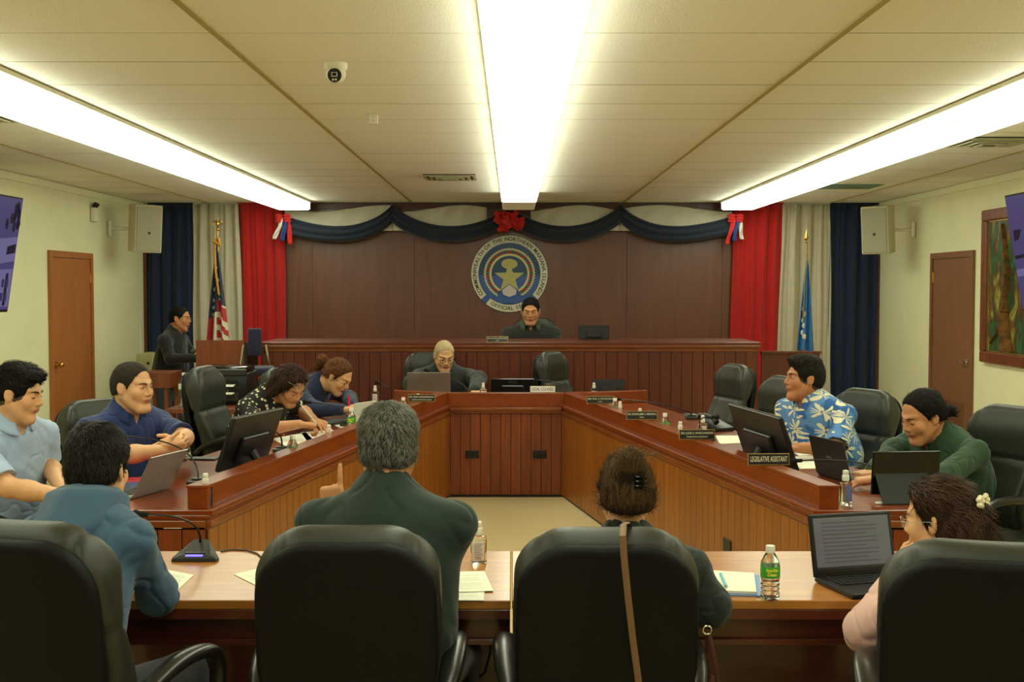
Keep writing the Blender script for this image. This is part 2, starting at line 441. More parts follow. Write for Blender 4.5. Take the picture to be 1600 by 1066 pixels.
m = MB(); planked(m, (-.5, YC+.012), (.40, YC+.012), .02, ZS-.05, nrm=-1, w=.085); m.build('front_panel', [m_plankb, m_dark_gap], r, off=lo)
m = MB(); m.bbox((-.52, YC-.004, 0), (.42, YC+.01, .022)); m.build('toe_strip', m_black, r, off=lo)
for _x in (-.512, .412):
    m = MB(); m.box((_x, YC-.006, .35), (.02, .03, .68)); m.build('corner_post', m_plankb, r, off=lo)
for px in (738, 843):
    c = P(px, 710, YC-.006); m = MB(); m.rbox((c.x, YC-.008, c.z), (.11, .01, .065), .003); 
    ou = m.build('outlet_plate', m_black, r, off=lo)
    for dx in (-.028, .028):
        m = MB(); m.rbox((c.x+dx, YC-.014, c.z), (.03, .004, .036), .002); m.build('socket', m_blackgl, ou, off=lo)
# outlet in the right wing front
f_ = (1144-801)/F
# point on inner line where X = f_*Y
s_ = None
for k in range(1000):
    q = RI0+(RI1-RI0)*(k/1000)
    if abs(q.x/q.y-f_) < .0006: s_ = q; break
zc = CAMH-(856-451)/F*s_.y
MM = Matrix.Translation((s_.x, s_.y, zc)) @ Matrix.Rotation(math.atan2(tR.y, tR.x), 4, 'Z')
m = MB(); m.rbox((0, .016, 0), (.11, .01, .07), .003, M=MM); m.build('outlet_plate', m_black, RW, off=RW.location)

# ---------------------------------------------------------------- dais
YD = 11.3; ZD = CAMH-84/F*YD; XD0 = P(404, 535, YD).x; XD1 = P(1188, 535, YD).x
r = root('dais_bench', 'long raised bench with plank front across the back of the room', 'bench', (0, YD, 0)); lo = r.location.copy()
m = MB(); m.bbox((XD0, YD-.03, ZD-.03), (XD1, YD+.9, ZD)); m.build('bench_top', m_dais, r, off=lo, bevel=.004)
m = MB(); m.bbox((XD0, YD-.035, ZD-.045), (XD1, YD+.02, ZD-.028)); m.bbox((XD0+.01, YD-.02, ZD-.06), (XD1-.01, YD+.02, ZD-.045)); m.bbox((XD0+.02, YD-.012, ZD-.085), (XD1-.02, YD+.02, ZD-.06))
m.build('molding', m_mold, r, off=lo, bevel=.003)
m = MB(); planked(m, (XD0+.03, YD+.012), (XD1-.03, YD+.012), .0, ZD-.06, nrm=-1, w=.1)
planked(m, (XD0+.03, YD+.85), (XD0+.03, YD+.02), .0, ZD-.03, nrm=-1, w=.1); planked(m, (XD1-.03, YD+.02), (XD1-.03, YD+.85), .0, ZD-.03, nrm=-1, w=.1)
m.build('front_panel', [m_dais, m_dark_gap], r, off=lo)
wallbox('floor_dais', (-2.7, YD+.05, 0), (2.6, YB-.04, .3), m_carpet)
# side partitions either side of the dais
r = root('lectern', 'brown wooden lectern back left of the bench, behind the printer', 'lectern', ((P(344, 540, 11.5)).x, 11.5, 0)); lo = r.location.copy()
a, b = P(306, 532, 11.5), P(381, 532, 11.5)
m = MB(); m.bbox((a.x, 11.5, 0), (b.x, 11.53, a.z)); m.build('front_panel', m_door2 if 0 else m_plankb, r, off=lo)
m = MB(); m.bbox((b.x, 11.5, 0), (b.x+.03, 11.98, a.z-.02)); m.bbox((a.x, 11.53, 0), (a.x+.02, 11.98, a.z-.02)); m.build('side_panel', m_black, r, off=lo)
m = MB(); m.bbox((a.x, 11.53, a.z-.12), (b.x, 11.95, a.z-.1)); m.build('shelf', m_plankb, r, off=lo)
r = root('wood_partition', 'plain brown wooden partition to the right of the long bench', 'partition', ((P(1235, 549, 11.6)).x, 11.6, 0)); lo = r.location.copy()
a, b = P(1190, 549, 11.6), P(1281, 549, 11.6)
m = MB(); m.bbox((a.x, 11.6, 0), (b.x, 11.63, a.z-.02)); m.build('panel', m_dais, r, off=lo)
m = MB(); m.bbox((a.x-.005, 11.57, a.z-.02), (b.x+.01, 11.66, a.z)); m.build('cap_rail', m_dais, r, off=lo)
m = MB(); m.bbox((b.x-.03, 11.63, 0), (b.x, 12.3, a.z-.02)); m.build('side_panel', m_dais, r, off=lo)

# ---------------------------------------------------------------- front tables
TY0, TY1 = 3.63, 4.32
def ftable(x0, x1, label):
    r = root('conference_table', label, 'table', ((x0+x1)/2, (TY0+TY1)/2, 0)); lo = r.location.copy()
    m = MB(); m.bbox((x0, TY0, .722), (x1, TY1, .75)); m.build('tabletop', m_table, r, off=lo, bevel=.003)
    m = MB(); m.bbox((x0+.002, TY0+.002, .69), (x1-.002, TY0+.03, .7215)); m.bbox((x0+.002, TY1-.03, .69), (x1-.002, TY1-.002, .7215))
    m.bbox((x0+.002, TY0+.03, .69), (x0+.03, TY1-.03, .7215)); m.bbox((x1-.03, TY0+.03, .69), (x1-.002, TY1-.03, .7215)); m.build('edge_band', m_tedge, r, off=lo, bevel=.003)
    m = MB(); m.bbox((x0+.002, TY0+.06, .615), (x1-.002, TY0+.08, .70)); m.bbox((x0+.002, TY0+.045, .60), (x1-.002, TY0+.085, .618)); m.build('apron', m_tedge, r, off=lo, bevel=.002)
    m = MB(); m.bbox((x0+.004, TY0+.36, .05), (x1-.004, TY0+.38, .69)); m.build('modesty_panel', m_tedge, r, off=lo)
    for x in (x0+.024, x1-.024):
        m = MB(); m.bbox((x-.02, TY0+.08, 0), (x+.02, TY0+.355, .689)); m.bbox((x-.02, TY0+.385, 0), (x+.02, TY1-.06, .689)); m.build('leg', m_tedge, r, off=lo)
    return r
ftable(-2.02, -.004, 'left wooden table in the foreground with microphone and papers on it')
ftable(.0, 2.05, 'right wooden table in the foreground with open laptop and water bottle')
# ================================================================ IMPLICIT SURFACES (for upholstery, bodies, cloth)
def _v(p): return np.array([float(p[0]), float(p[1]), float(p[2])])
class Field:
    def __init__(s, h): s.h = h; s.p = []
    def ell(s, c, r, k=.02, M=None, op='u'):
        c = _v(c); r = _v(r); Rm = np.eye(3) if M is None else np.array(M)
        ext = np.sqrt((Rm**2) @ (r**2))
        def fn(X, Y, Z):
            x, y, z = X-c[0], Y-c[1], Z-c[2]
            u = [x*Rm[0, i]+y*Rm[1, i]+z*Rm[2, i] for i in range(3)] if M is not None else [x, y, z]
            a = (u[0]/r[0])**2+(u[1]/r[1])**2+(u[2]/r[2])**2
            b = (u[0]/r[0]**2)**2+(u[1]/r[1]**2)**2+(u[2]/r[2]**2)**2
            k0 = np.sqrt(a); k1 = np.sqrt(b)+1e-9
            return k0*(k0-1)/k1
        s.p.append((fn, c-ext, c+ext, k, op)); return s
    def cone(s, a, b, ra, rb=None, k=.02, op='u', sq=None):
        a = _v(a); b = _v(b); rb = ra if rb is None else rb
        ab = b-a; L2 = float(ab @ ab)+1e-12; m = max(ra, rb)
        def fn(X, Y, Z):
            x, y, z = X-a[0], Y-a[1], Z-a[2]
            t = np.clip((x*ab[0]+y*ab[1]+z*ab[2])/L2, 0, 1)
            return np.sqrt((x-t*ab[0])**2+(y-t*ab[1])**2+(z-t*ab[2])**2)-(ra+(rb-ra)*t)
        s.p.append((fn, np.minimum(a, b)-m, np.maximum(a, b)+m, k, op)); return s
    def rbox(s, c, d, r, k=.01, M=None, op='u'):
        c = _v(c); hd = _v(d)/2-r; Rm = np.eye(3) if M is None else np.array(M)
        ext = np.abs(Rm) @ (_v(d)/2)
        def fn(X, Y, Z):
            x, y, z = X-c[0], Y-c[1], Z-c[2]
            u = [x*Rm[0, i]+y*Rm[1, i]+z*Rm[2, i] for i in range(3)]
            q = [np.abs(u[i])-hd[i] for i in range(3)]
            return np.sqrt(np.maximum(q[0], 0)**2+np.maximum(q[1], 0)**2+np.maximum(q[2], 0)**2)+np.minimum(np.maximum(q[0], np.maximum(q[1], q[2])), 0)-r
        s.p.append((fn, c-ext, c+ext, k, op)); return s
    def plane(s, p, n, k=.006):      # cut away everything on the side the normal points to
        p = _v(p); n = _v(n); n = n/np.linalg.norm(n)
        def fn(X, Y, Z): return -((X-p[0])*n[0]+(Y-p[1])*n[1]+(Z-p[2])*n[2])
        s.p.append((fn, None, None, k, 's')); return s
    def custom(s, fn, lo, hi, k=.02, op='u'): s.p.append((fn, _v(lo), _v(hi), k, op)); return s
    def cutball(s, c, r, k=.006): return s.ell(c, (r, r, r), k, None, 's')
    def mesh(s):
        h = s.h; pad = 3*h
        us = [p for p in s.p if p[4] == 'u']
        lo = np.min([p[1] for p in us], axis=0)-pad; hi = np.max([p[2] for p in us], axis=0)+pad
        n = np.ceil((hi-lo)/h).astype(int)+1
        D = np.full(n, 0.2, np.float32)
        ax = [(lo[i]+h*np.arange(n[i])).astype(np.float32) for i in range(3)]
        for fn, a, b, k, op in s.p:
            if a is None: i0 = np.zeros(3, int); i1 = n
            else:
                mg = k+3*h
                i0 = np.maximum(np.floor((a-mg-lo)/h).astype(int), 0); i1 = np.minimum(np.ceil((b+mg-lo)/h).astype(int)+1, n)
                if np.any(i1 <= i0): continue
            sl = tuple(slice(i0[j], i1[j]) for j in range(3))
            d = fn(ax[0][sl[0]][:, None, None], ax[1][sl[1]][None, :, None], ax[2][sl[2]][None, None, :]).astype(np.float32)
            E = D[sl]
            if op == 'u':
                hh = np.maximum(k-np.abs(E-d), 0)/k; D[sl] = np.minimum(E, d)-hh*hh*k*.25
            else:
                d = -d; hh = np.maximum(k-np.abs(E-d), 0)/k; D[sl] = np.maximum(E, d)+hh*hh*k*.25
        return surfnets(D, lo, h)
_CO = np.array([(i, j, k) for i in (0, 1) for j in (0, 1) for k in (0, 1)])
_ED = [(a, b) for a in range(8) for b in range(a+1, 8) if np.abs(_CO[a]-_CO[b]).sum() == 1]
def surfnets(D, lo, h):
    D[0] = D[-1] = .1; D[:, 0] = D[:, -1] = .1; D[:, :, 0] = D[:, :, -1] = .1
    S = D < 0
    c = np.zeros(tuple(x-1 for x in D.shape), np.int8)
    for i, j, k in _CO: c += S[i:i+c.shape[0], j:j+c.shape[1], k:k+c.shape[2]]
    idx = np.argwhere((c > 0) & (c < 8))
    ids = np.full(c.shape, -1, np.int32); ids[idx[:, 0], idx[:, 1], idx[:, 2]] = np.arange(len(idx))
    V = np.stack([D[idx[:, 0]+i, idx[:, 1]+j, idx[:, 2]+k] for i, j, k in _CO], 1)
    acc = np.zeros((len(idx), 3)); cnt = np.zeros(len(idx))
    for a, b in _ED:
        va, vb = V[:, a], V[:, b]; m = (va < 0) != (vb < 0)
        t = np.where(m, va/np.where(m, va-vb, 1), 0)
        p = _CO[a][None]+(_CO[b]-_CO[a])[None]*t[:, None]
        acc += p*m[:, None]; cnt += m
    verts = (idx+acc/cnt[:, None])*h+lo
    Q = []
    for axn in range(3):
        sl0 = [slice(None)]*3; sl1 = [slice(None)]*3
        sl0[axn] = slice(0, -1); sl1[axn] = slice(1, None)
        E = S[tuple(sl0)] != S[tuple(sl1)]
        e = np.argwhere(E); o1, o2 = [(1, 2), (2, 0), (0, 1)][axn]
        ok = (e[:, o1] >= 1) & (e[:, o2] >= 1) & (e[:, o1] < D.shape[o1]-1) & (e[:, o2] < D.shape[o2]-1); e = e[ok]
        def cell(d1, d2):
            q = e.copy(); q[:, o1] += d1; q[:, o2] += d2; return ids[q[:, 0], q[:, 1], q[:, 2]]
        q = np.stack([cell(-1, -1), cell(0, -1), cell(0, 0), cell(-1, 0)], 1)
        inside = S[e[:, 0], e[:, 1], e[:, 2]]
        q[~inside] = q[~inside][:, ::-1]
        Q.append(q)
    return verts, np.concatenate(Q)
def np_noise(v, f, seed=0):
    r = np.random.RandomState(seed); o = np.zeros(len(v))
    for i in range(6):
        d = r.normal(size=3); d /= np.linalg.norm(d)
        o += np.sin((v @ d)*f*(.6+.25*i)+r.uniform(0, 6.28))
    return o/3.0
def vnormals(v, q):
    n = np.cross(v[q[:, 2]]-v[q[:, 0]], v[q[:, 3]]-v[q[:, 1]]); o = np.zeros_like(v)
    for i in range(4): np.add.at(o, q[:, i], n)
    return o/(np.linalg.norm(o, axis=1)[:, None]+1e-12)
def relax(v, q, it=1, lam=.5):
    for _ in range(it):
        a = np.zeros_like(v); c = np.zeros(len(v))
        for i in range(4):
            j = (i+1) % 4
            np.add.at(a, q[:, i], v[q[:, j]]); np.add.at(c, q[:, i], 1)
            np.add.at(a, q[:, j], v[q[:, i]]); np.add.at(c, q[:, j], 1)
        v = v+lam*(a/c[:, None]-v)
    return v
def npmesh(name, v, q, mats, parent=None, off=None, mfn=None, extra=None):
    if off is not None: v2 = v-_v(off)
    else: v2 = v
    me = bpy.data.meshes.new(name)
    nv, nq = len(v2), len(q)
    tri = extra[1] if extra is not None else np.zeros((0, 3), int)
    if extra is not None: v2 = np.concatenate([v2, extra[0]-(_v(off) if off is not None else 0)])
    me.vertices.add(len(v2)); me.vertices.foreach_set('co', np.ascontiguousarray(v2, np.float32).ravel())
    lv = np.concatenate([q.ravel(), (tri+nv).ravel()]).astype(np.int32)
    me.loops.add(len(lv)); me.loops.foreach_set('vertex_index', lv)
    me.polygons.add(nq+len(tri))
    st = np.concatenate([np.arange(nq)*4, nq*4+np.arange(len(tri))*3]).astype(np.int32)
    me.polygons.foreach_set('loop_start', st)
    for m in (mats if isinstance(mats, (list, tuple)) else [mats]): me.materials.append(m)
    if mfn is not None:
        mi = np.asarray(mfn(v[q].mean(1)), np.int32)
        me.polygons.foreach_set('material_index', np.concatenate([mi, np.zeros(len(tri), np.int32)]))
    me.polygons.foreach_set('use_smooth', np.ones(nq+len(tri), bool))
    me.update(calc_edges=True)
    o = bpy.data.objects.new(name, me); COL.objects.link(o)
    if parent is not None: o.parent = parent
    return o
def fmesh(name, fld, mats, parent=None, off=None, mfn=None, wrinkle=0, wf=25, seed=1, it=1):
    v, q = fld.mesh(); v = relax(v, q, it)
    if wrinkle:
        n = vnormals(v, q); w0 = v+.03*np.stack([np_noise(v, 14, seed+5), np_noise(v, 13, seed+6), np_noise(v, 15, seed+7)], 1); w0 = w0*np.array([1, 1, .7])
        dsp = np_noise(w0, wf*.8, seed)*.8-np.exp(-(np_noise(w0, wf*1.3, seed+1)/.16)**2)*.9+np_noise(w0, wf*3.2, seed+2)*.22
        v = v+n*(dsp*wrinkle)[:, None]
    return npmesh(name, v, q, mats, parent, off, mfn)
# ================================================================ EXECUTIVE CHAIRS
V3 = Vector
m_leather = mat('black_leather', (46, 48, 40), rough=0.42, bump=0.12, bscale=260, spec=0.5)
m_shell = mat('chair_back_vinyl', (9, 9, 9), rough=0.6, spec=.25, bump=0.08, bscale=300)
m_arm = mat('arm_plastic', (30, 29, 26), rough=0.3)
def exec_chair(W=.235, HB=.66, h=.007):
    # local: +y is forward, floor at z 0
    r = root('office_chair', 'x', 'chair')
    tilt = R(9); z0 = .45
    def backfield(wo, zb, zt, ymid, th, rr, head):
        f = Field(h); H = zt-zb
        def fn(X, Y, Z):
            z = (Z-z0)*math.cos(tilt)+(-(Y+.22))*math.sin(tilt); y = (Y+.22)*math.cos(tilt)+(Z-z0)*math.sin(tilt)
            zz = (z-zb)/H
            wv = wo*(.86+.17*np.clip(zz*2.2, 0, 1)-.06*np.clip((zz-.6)/.4, 0, 1)**2)
            cr = .14
            qx = np.abs(X)-(wv-cr); qz = np.abs(z-(zb+zt)/2)-(H/2-cr)
            d2 = np.sqrt(np.maximum(qx, 0)**2+np.maximum(qz, 0)**2)+np.minimum(np.maximum(qx, qz), 0)-cr
            yc = ymid+.10*(X/wv)**2*wo+.05*np.clip(zz-.55, 0, 1)**2-.045*np.exp(-((zz-.25)/.25)**2)*(-1)*head
            t = th
            if head:
                t = th+.022*np.exp(-((zz-.80)/.13)**2)+.014*np.exp(-((zz-.25)/.17)**2)-.012*np.exp(-((zz-.58)/.025)**2)-.010*np.exp(-((np.abs(X)-wo*.72)/.012)**2)
            qy = np.abs(y-yc)-t+rr; q2 = d2+rr
            return (np.sqrt(np.maximum(q2, 0)**2+np.maximum(qy, 0)**2)+np.minimum(np.maximum(q2, qy), 0)-rr)*.85
        f.custom(fn, (-wo-.05, -.22-.4, z0-.1), (wo+.05, .1, z0+zt+.05)); return f
    fmesh('backrest', backfield(W, .02, HB, .02, .042, .038, 1), m_leather, r)
    fmesh('back_shell', backfield(W-.006, .0, HB-.022, -.045, .022, .018, 0), m_shell, r)
    f = Field(h); f.rbox((0, .03, .455), (.50, .50, .085), .04); f.rbox((0, .04, .485), (.38, .44, .07), .03, k=.03); f.ell((0, .24, .45), (.24, .07, .05), k=.04)
    fmesh('seat', f, m_leather, r)
    for s in (-1, 1):
        pts = [V3(p) for p in [(s*.235, -.245, .60), (s*.248, -.20, .635), (s*.258, -.13, .665), (s*.265, -.02, .69), (s*.265, .10, .688), (s*.262, .19, .662), (s*.258, .232, .59), (s*.25, .205, .50), (s*.24, .12, .44), (s*.21, .03, .42)]]
        rs = [.018, .026, .032, .034, .034, .031, .025, .022, .02, .02]; q = []; rr = []
        for i in range(len(pts)-1):
            p0, p1, p2, p3 = pts[max(i-1, 0)], pts[i], pts[i+1], pts[min(i+2, len(pts)-1)]
            for k in range(6):
                t = k/6; q.append(.5*((2*p1)+(p2-p0)*t+(2*p0-5*p1+4*p2-p3)*t*t+(3*p1-p0-3*p2+p3)*t**3)); rr.append(rs[i]*(1-t)+rs[i+1]*t)
        m = MB(); m.tube(q+[pts[-1]], rr+[rs[-1]], 14, flat=.62); m.build('armrest', m_arm, r, True, angle=70)
    m = MB(); m.cyl((0, 0, .12), (0, 0, .30), .028); m.cyl((0, 0, .30), (0, 0, .40), .02); m.rbox((0, 0, .40), (.2, .26, .03), .01); m.build('gas_lift', m_black, r, True)
    for k in range(5):
        a = 2*math.pi*k/5+.3; m = MB()
        m.tube([(0, 0, .125), (.16*math.cos(a), .16*math.sin(a), .11), (.30*math.cos(a), .30*math.sin(a), .085)], [.03, .024, .018], n=8)
        leg = m.build('base_leg', m_black, r, True)
        m = MB(); c = Vector((.30*math.cos(a), .30*math.sin(a), .03)); t = Vector((-math.sin(a), math.cos(a), 0))
        m.cyl(c-t*.024, c-t*.006, .03); m.cyl(c+t*.006, c+t*.024, .03); m.cyl(c, c+Vector((0, 0, .055)), .009); m.build('caster', m_black, leg, True)
    return r
CH0 = exec_chair(); _used = [False]
def chair(x, y, face, label, group=None, z=0.0):
    # face: direction in degrees the sitter looks, 90 = away from the camera (+y)
    rz = R(face-90)
    if not _used[0]:
        _used[0] = True; CH0.location = (x, y, z); CH0.rotation_euler = (0, 0, rz); tag(CH0, label, None, group); return CH0
    return dup(CH0, (x, y, z), rz, label, group)

def chair_at(px, py, Y, face, label, group=None, back=.24, sz=None):
    # the top centre of the backrest shows at photo position px, py
    p = P(px, py, Y); a = R(face)
    o = chair(p.x+math.cos(a)*back, Y+math.sin(a)*back, face, label, group, 0)
    o.scale = (1, 1, p.z/1.108)
    return o
chair_at(546, 816, 3.16, 90, 'black leather chair with bare back under the grey-haired person, left of centre')
chair_at(946, 819, 3.16, 90, 'black leather chair with a thin brown strap hanging over its back')
chair_at(50, 808, 3.02, 76, 'black leather chair behind the person in a blue hoodie')
chair_at(1536, 840, 2.90, 74, 'black leather chair at bottom right, behind the person in pink')
chair_at(152, 624, 6.95, -32, 'black leather chair of the person in the navy polo shirt')
chair_at(326, 572, 7.95, -6, 'empty black leather chair in front of the black printer')
chair_at(448, 574, 8.75, -25, 'black leather chair mostly hidden behind the person in polka dots')
chair_at(672, 550, 11.05, -84, 'black leather chair of the white-haired person at the middle desk')
chair_at(866, 549, 10.85, -28, 'empty black leather chair turned sideways at the middle desk')
chair_at(1143, 569, 9.3, 196, 'empty black leather chair farthest back along the right desk wing')
chair_at(1222, 588, 8.2, 204, 'black leather chair partly hidden behind the person in the palm-print shirt')
chair_at(1348, 608, 7.1, 208, 'black leather chair holding the person in the palm-print shirt')
chair_at(1574, 634, 6.05, 206, 'black leather chair at the right edge, holding the person in green')
chair(-2.36, 5.66, -14, 'black leather chair at the far left edge, holding the person in light blue')
c9 = chair(.24, 12.68, -90, 'black leather chair of the person on the high bench', None, .3)
# ================================================================ PEOPLE
def skin(name, rgb, rough=.5):
    m = mat(name, rgb, rough=rough, noise=.06, nscale=30, bump=.06, bscale=220)
    b = m.node_tree.nodes['Principled BSDF']; b.inputs['Subsurface Weight'].default_value = .08
    b.inputs['Subsurface Radius'].default_value = (.01, .004, .002); b.inputs['Subsurface Scale'].default_value = .5
    return m
sk_a = skin('skin_light', (222, 168, 122)); sk_b = skin('skin_medium', (202, 142, 98)); sk_c = skin('skin_tan', (188, 126, 84))
sk_d = skin('skin_pale', (226, 176, 134))
lip_a = mat('lips', (176, 100, 84), rough=.4); lip_b = mat('lips_rose', (170, 84, 76), rough=.35)
m_eyew = mat('eye_white', (225, 218, 205), rough=.2); m_iris = mat('iris', (38, 24, 16), rough=.15); m_lash = mat('lash', (24, 16, 12), rough=.8)
def hairmat(name, dark, light, rough=.45):
    m, nt, b = _base(name); N = nt.nodes.new; L = nt.links.new
    g = N('ShaderNodeNewGeometry'); r = N('ShaderNodeValToRGB')
    r.color_ramp.elements[0].color = (*lin(dark), 1); r.color_ramp.elements[1].color = (*lin(light), 1)
    tc = N('ShaderNodeTexCoord'); n = N('ShaderNodeTexNoise'); n.inputs['Scale'].default_value = 60; n.inputs['Detail'].default_value = 4
    L(tc.outputs['Object'], n.inputs['Vector'])
    a = N('ShaderNodeMath'); a.operation = 'MULTIPLY_ADD'; a.inputs[1].default_value = .55
    L(g.outputs['Random Per Island'], a.inputs[0])
    a2 = N('ShaderNodeMath'); a2.operation = 'MULTIPLY'; a2.inputs[1].default_value = .55; L(n.outputs['Fac'], a2.inputs[0]); L(a2.outputs[0], a.inputs[2])
    L(a.outputs[0], r.inputs[0]); L(r.outputs[0], b.inputs['Base Color']); b.inputs['Roughness'].default_value = .62; b.inputs['Specular IOR Level'].default_value = .28
    mat(name+'_base', tuple(int(a*.75+c*.25) for a, c in zip(dark, light)), rough=.75, spec=.2, noise=.3, nscale=90, bump=.4, bscale=260)
    bp = N('ShaderNodeBump'); bp.inputs['Strength'].default_value = .3; bp.inputs['Distance'].default_value = .004; L(n.outputs['Fac'], bp.inputs['Height']); L(bp.outputs[0], b.inputs['Normal'])
    MATS[name] = m; return m
h_black = hairmat('hair_black', (7, 6, 6), (26, 21, 17)); h_gray = hairmat('hair_grey', (24, 24, 22), (128, 124, 112))
h_brown = hairmat('hair_brown', (26, 15, 9), (86, 54, 32)); h_auburn = hairmat('hair_auburn', (60, 30, 16), (150, 96, 52)); h_white = hairmat('hair_white', (176, 152, 112), (216, 204, 168))
h_mix = hairmat('hair_salt', (12, 10, 8), (58, 50, 40)); h_crop = hairmat('hair_crop', (30, 26, 21), (92, 80, 64)); h_bun = hairmat('hair_dark_blond', (22, 13, 7), (116, 86, 50))
def fabric(name, rgb, rough=.85, noise=.05, bump=.2, bscale=350, sheen=.2): return mat(name, rgb, rough=rough, noise=noise, nscale=12, bump=bump, bscale=bscale, sheen=sheen)

class Frame:
    def __init__(s, c, yaw, pitch=0, roll=0, sc=1.0):     # yaw: heading of the face in degrees, 0 = +x, 90 = away
        s.c = Vector(c); s.s = sc
        s.R = (Matrix.Rotation(R(yaw-90), 3, 'Z') @ Matrix.Rotation(R(-pitch), 3, 'X') @ Matrix.Rotation(R(roll), 3, 'Y'))
        s.N = np.array(s.R)
    def __call__(s, x, y, z): return s.c+s.R @ (Vector((x, y, z))*s.s)
    def d(s, x, y, z): return s.R @ Vector((x, y, z))
    def local(s, v): return ((v-np.array(s.c)) @ s.N)/s.s
    def rot(s, ax, deg): return np.array(s.R @ Matrix.Rotation(R(deg), 3, ax))
def head_sdf(f, H, wide=1.0, jaw=1.0, nose=1.0, female=False):
    S = H.s; N = H.N
    def E(c, r, k=.015, M=None, op='u'): f.ell(H(*c), [a*S for a in r], k*S, N if M is None else M, op)
    def C(a, b, ra, rb=None, k=.012, op='u'): f.cone(H(*a), H(*b), ra*S, (ra if rb is None else rb)*S, k*S, op)
    E((0, -.012, .032), (.074*(.5+.5*wide), .094, .086))
    E((0, .030, -.035), (.056*wide, .060, .075), .03)
    for s in (-1, 1):
        C((s*.052*wide, -.002, -.045), (s*.020*jaw, .066, -.098), .016, .016, .035)
        E((s*.034*wide, .060, -.022), (.026*wide, .024, .028), .02)
        C((s*.042, .062, .030), (s*.010, .082, .026), .011, .011, .012)
    E((0, .070, -.100), (.024*jaw, .018, .018), .02)
    C((0, .084, .020), (0, .102*(.5+.5*nose), -.020), .0075, .0105*nose, .012)
    E((0, .100, -.023), (.0115, .012, .010), .006)
    for s in (-1, 1): E((s*.0125*nose, .093, -.027), (.0085, .010, .0075), .006)
    E((0, .082, -.048), (.030, .014, .016), .012)
    E((0, .092, -.0505), (.021, .0085, .0042), .004); E((0, .0905, -.0590), (.018, .0085, .0050), .004)
    for s in (-1, 1):
        E((s*.031, .098, .007), (.017, .020, .0095), .012, op='s')
        E((s*.031, .0735, .006), (.0155, .0125, .0125), .004)
        M = H.rot('X', 12) @ np.array(Matrix.Rotation(R(s*18), 3, 'Z'))
        E((s*(.072*(.5+.5*wide)+.004), -.006, -.004), (.0075, .017, .030), .006, M)
        E((s*(.072*(.5+.5*wide)+.011), -.001, -.002), (.0045, .008, .016), .004, M, 's')
def hair_sdf(f, H, style, wide=1.0, t=.0055, top=(.0, .0), clear=0.0):
    S = H.s; N = H.N; w = .074*(.5+.5*wide)
    def E(c, r, k=.015, M=None, op='u'): f.ell(H(*c), [a*S for a in r], k*S, N if M is None else M, op)
    def C(a, b, ra, rb=None, k=.02, op='u'): f.cone(H(*a), H(*b), ra*S, (ra if rb is None else rb)*S, k*S, op)
    E((0, -.012, .032), (w+t, .094+t, .086+t))
    if style in ('short', 'quiff', 'crop', 'thick'):
        E((0, -.035, -.012), (w*.93+t, .070, .065), .03)
        if style == 'quiff': E((0, .045, .090), (.058, .055, .030), .03); E((0, -.01, .095), (.066, .07, .035), .03)
        if style == 'thick': E((0, -.01, .070), (w+.008, .090, .068), .03)
    if style in ('long', 'pony', 'bun', 'half', 'tied'): E((0, -.03, -.01), (w*.97+t, .080, .075), .03)
    if style == 'long':
        for s in (-1, 1):
            C((s*.070, .005, .03), (s*.088, -.02, -.10), .030, .034); C((s*.088, -.02, -.10), (s*.080, -.03, -.19), .034, .026)
        E((0, -.070, -.06), (.098, .065, .13), .04); E((0, -.06, -.17), (.105, .055, .07), .04); E((0, -.005, .078), (.086, .092, .055), .03)
    if style == 'half':
        E((0, -.075, -.05), (.075, .050, .10), .04); E((0, -.09, -.14), (.06, .04, .09), .04); C((0, -.105, .03), (0, -.125, -.06), .028, .03); E((0, .0, .07), (.078, .09, .052), .03)
    if style == 'pony':
        C((0, -.105, .035), (0, -.150, .02), .024, .030); C((0, -.150, .02), (.0, -.165, -.10), .032, .022); C((0, -.165, -.10), (0, -.14, -.17), .022, .008)
    if style == 'tied':
        C((0, -.10, -.02), (0, -.13, -.04), .022, .03); C((0, -.13, -.04), (.0, -.125, -.16), .032, .02)
    if style == 'bun':
        E((0, -.080, .085), (.050, .045, .045), .02); C((-.045, -.07, .03), (0, -.085, .10), .025, .03, .02); C((.045, -.07, .03), (0, -.085, .10), .025, .03, .02)
        E((0, -.045, -.03), (.070, .065, .075), .03)
    # hairline cuts
    hl = {'short': .062, 'crop': .070, 'quiff': .066, 'thick': .056, 'long': .070, 'pony': .094, 'bun': .085, 'half': .088, 'tied': .098}[style]+clear
    if style in ('tied', 'pony', 'bun', 'half'): f.plane(H(0, .068, hl), H.d(0, .90, -.42), .006)
    elif style == 'long': f.plane(H(0, .086, hl), H.d(0, .87, -.56), .006)
    else: f.plane(H(0, .080, hl+.004), H.d(0, .92, -.40), .006)
    if style in ('short', 'crop', 'quiff', 'thick'):
        f.plane(H(0, .028, -.012), H.d(0, .34, -1), .006)
        for s in (-1, 1): f.ell(H(s*.085, .0, -.012), [a*S for a in (.03, .022, .034)], .006, N, 's')
    elif style in ('bun', 'pony', 'tied'):
        f.plane(H(0, .02, -.012), H.d(0, .30, -1), .006)
        for s in (-1, 1): f.ell(H(s*.088, .004, -.012), [a*S for a in (.026, .018, .028)], .006, N, 's')
    else:
        f.plane(H(0, .055, -.02), H.d(0, 1, -.1), .01) if style == 'long' else f.plane(H(0, .03, -.02), H.d(0, 1, -.3), .01)
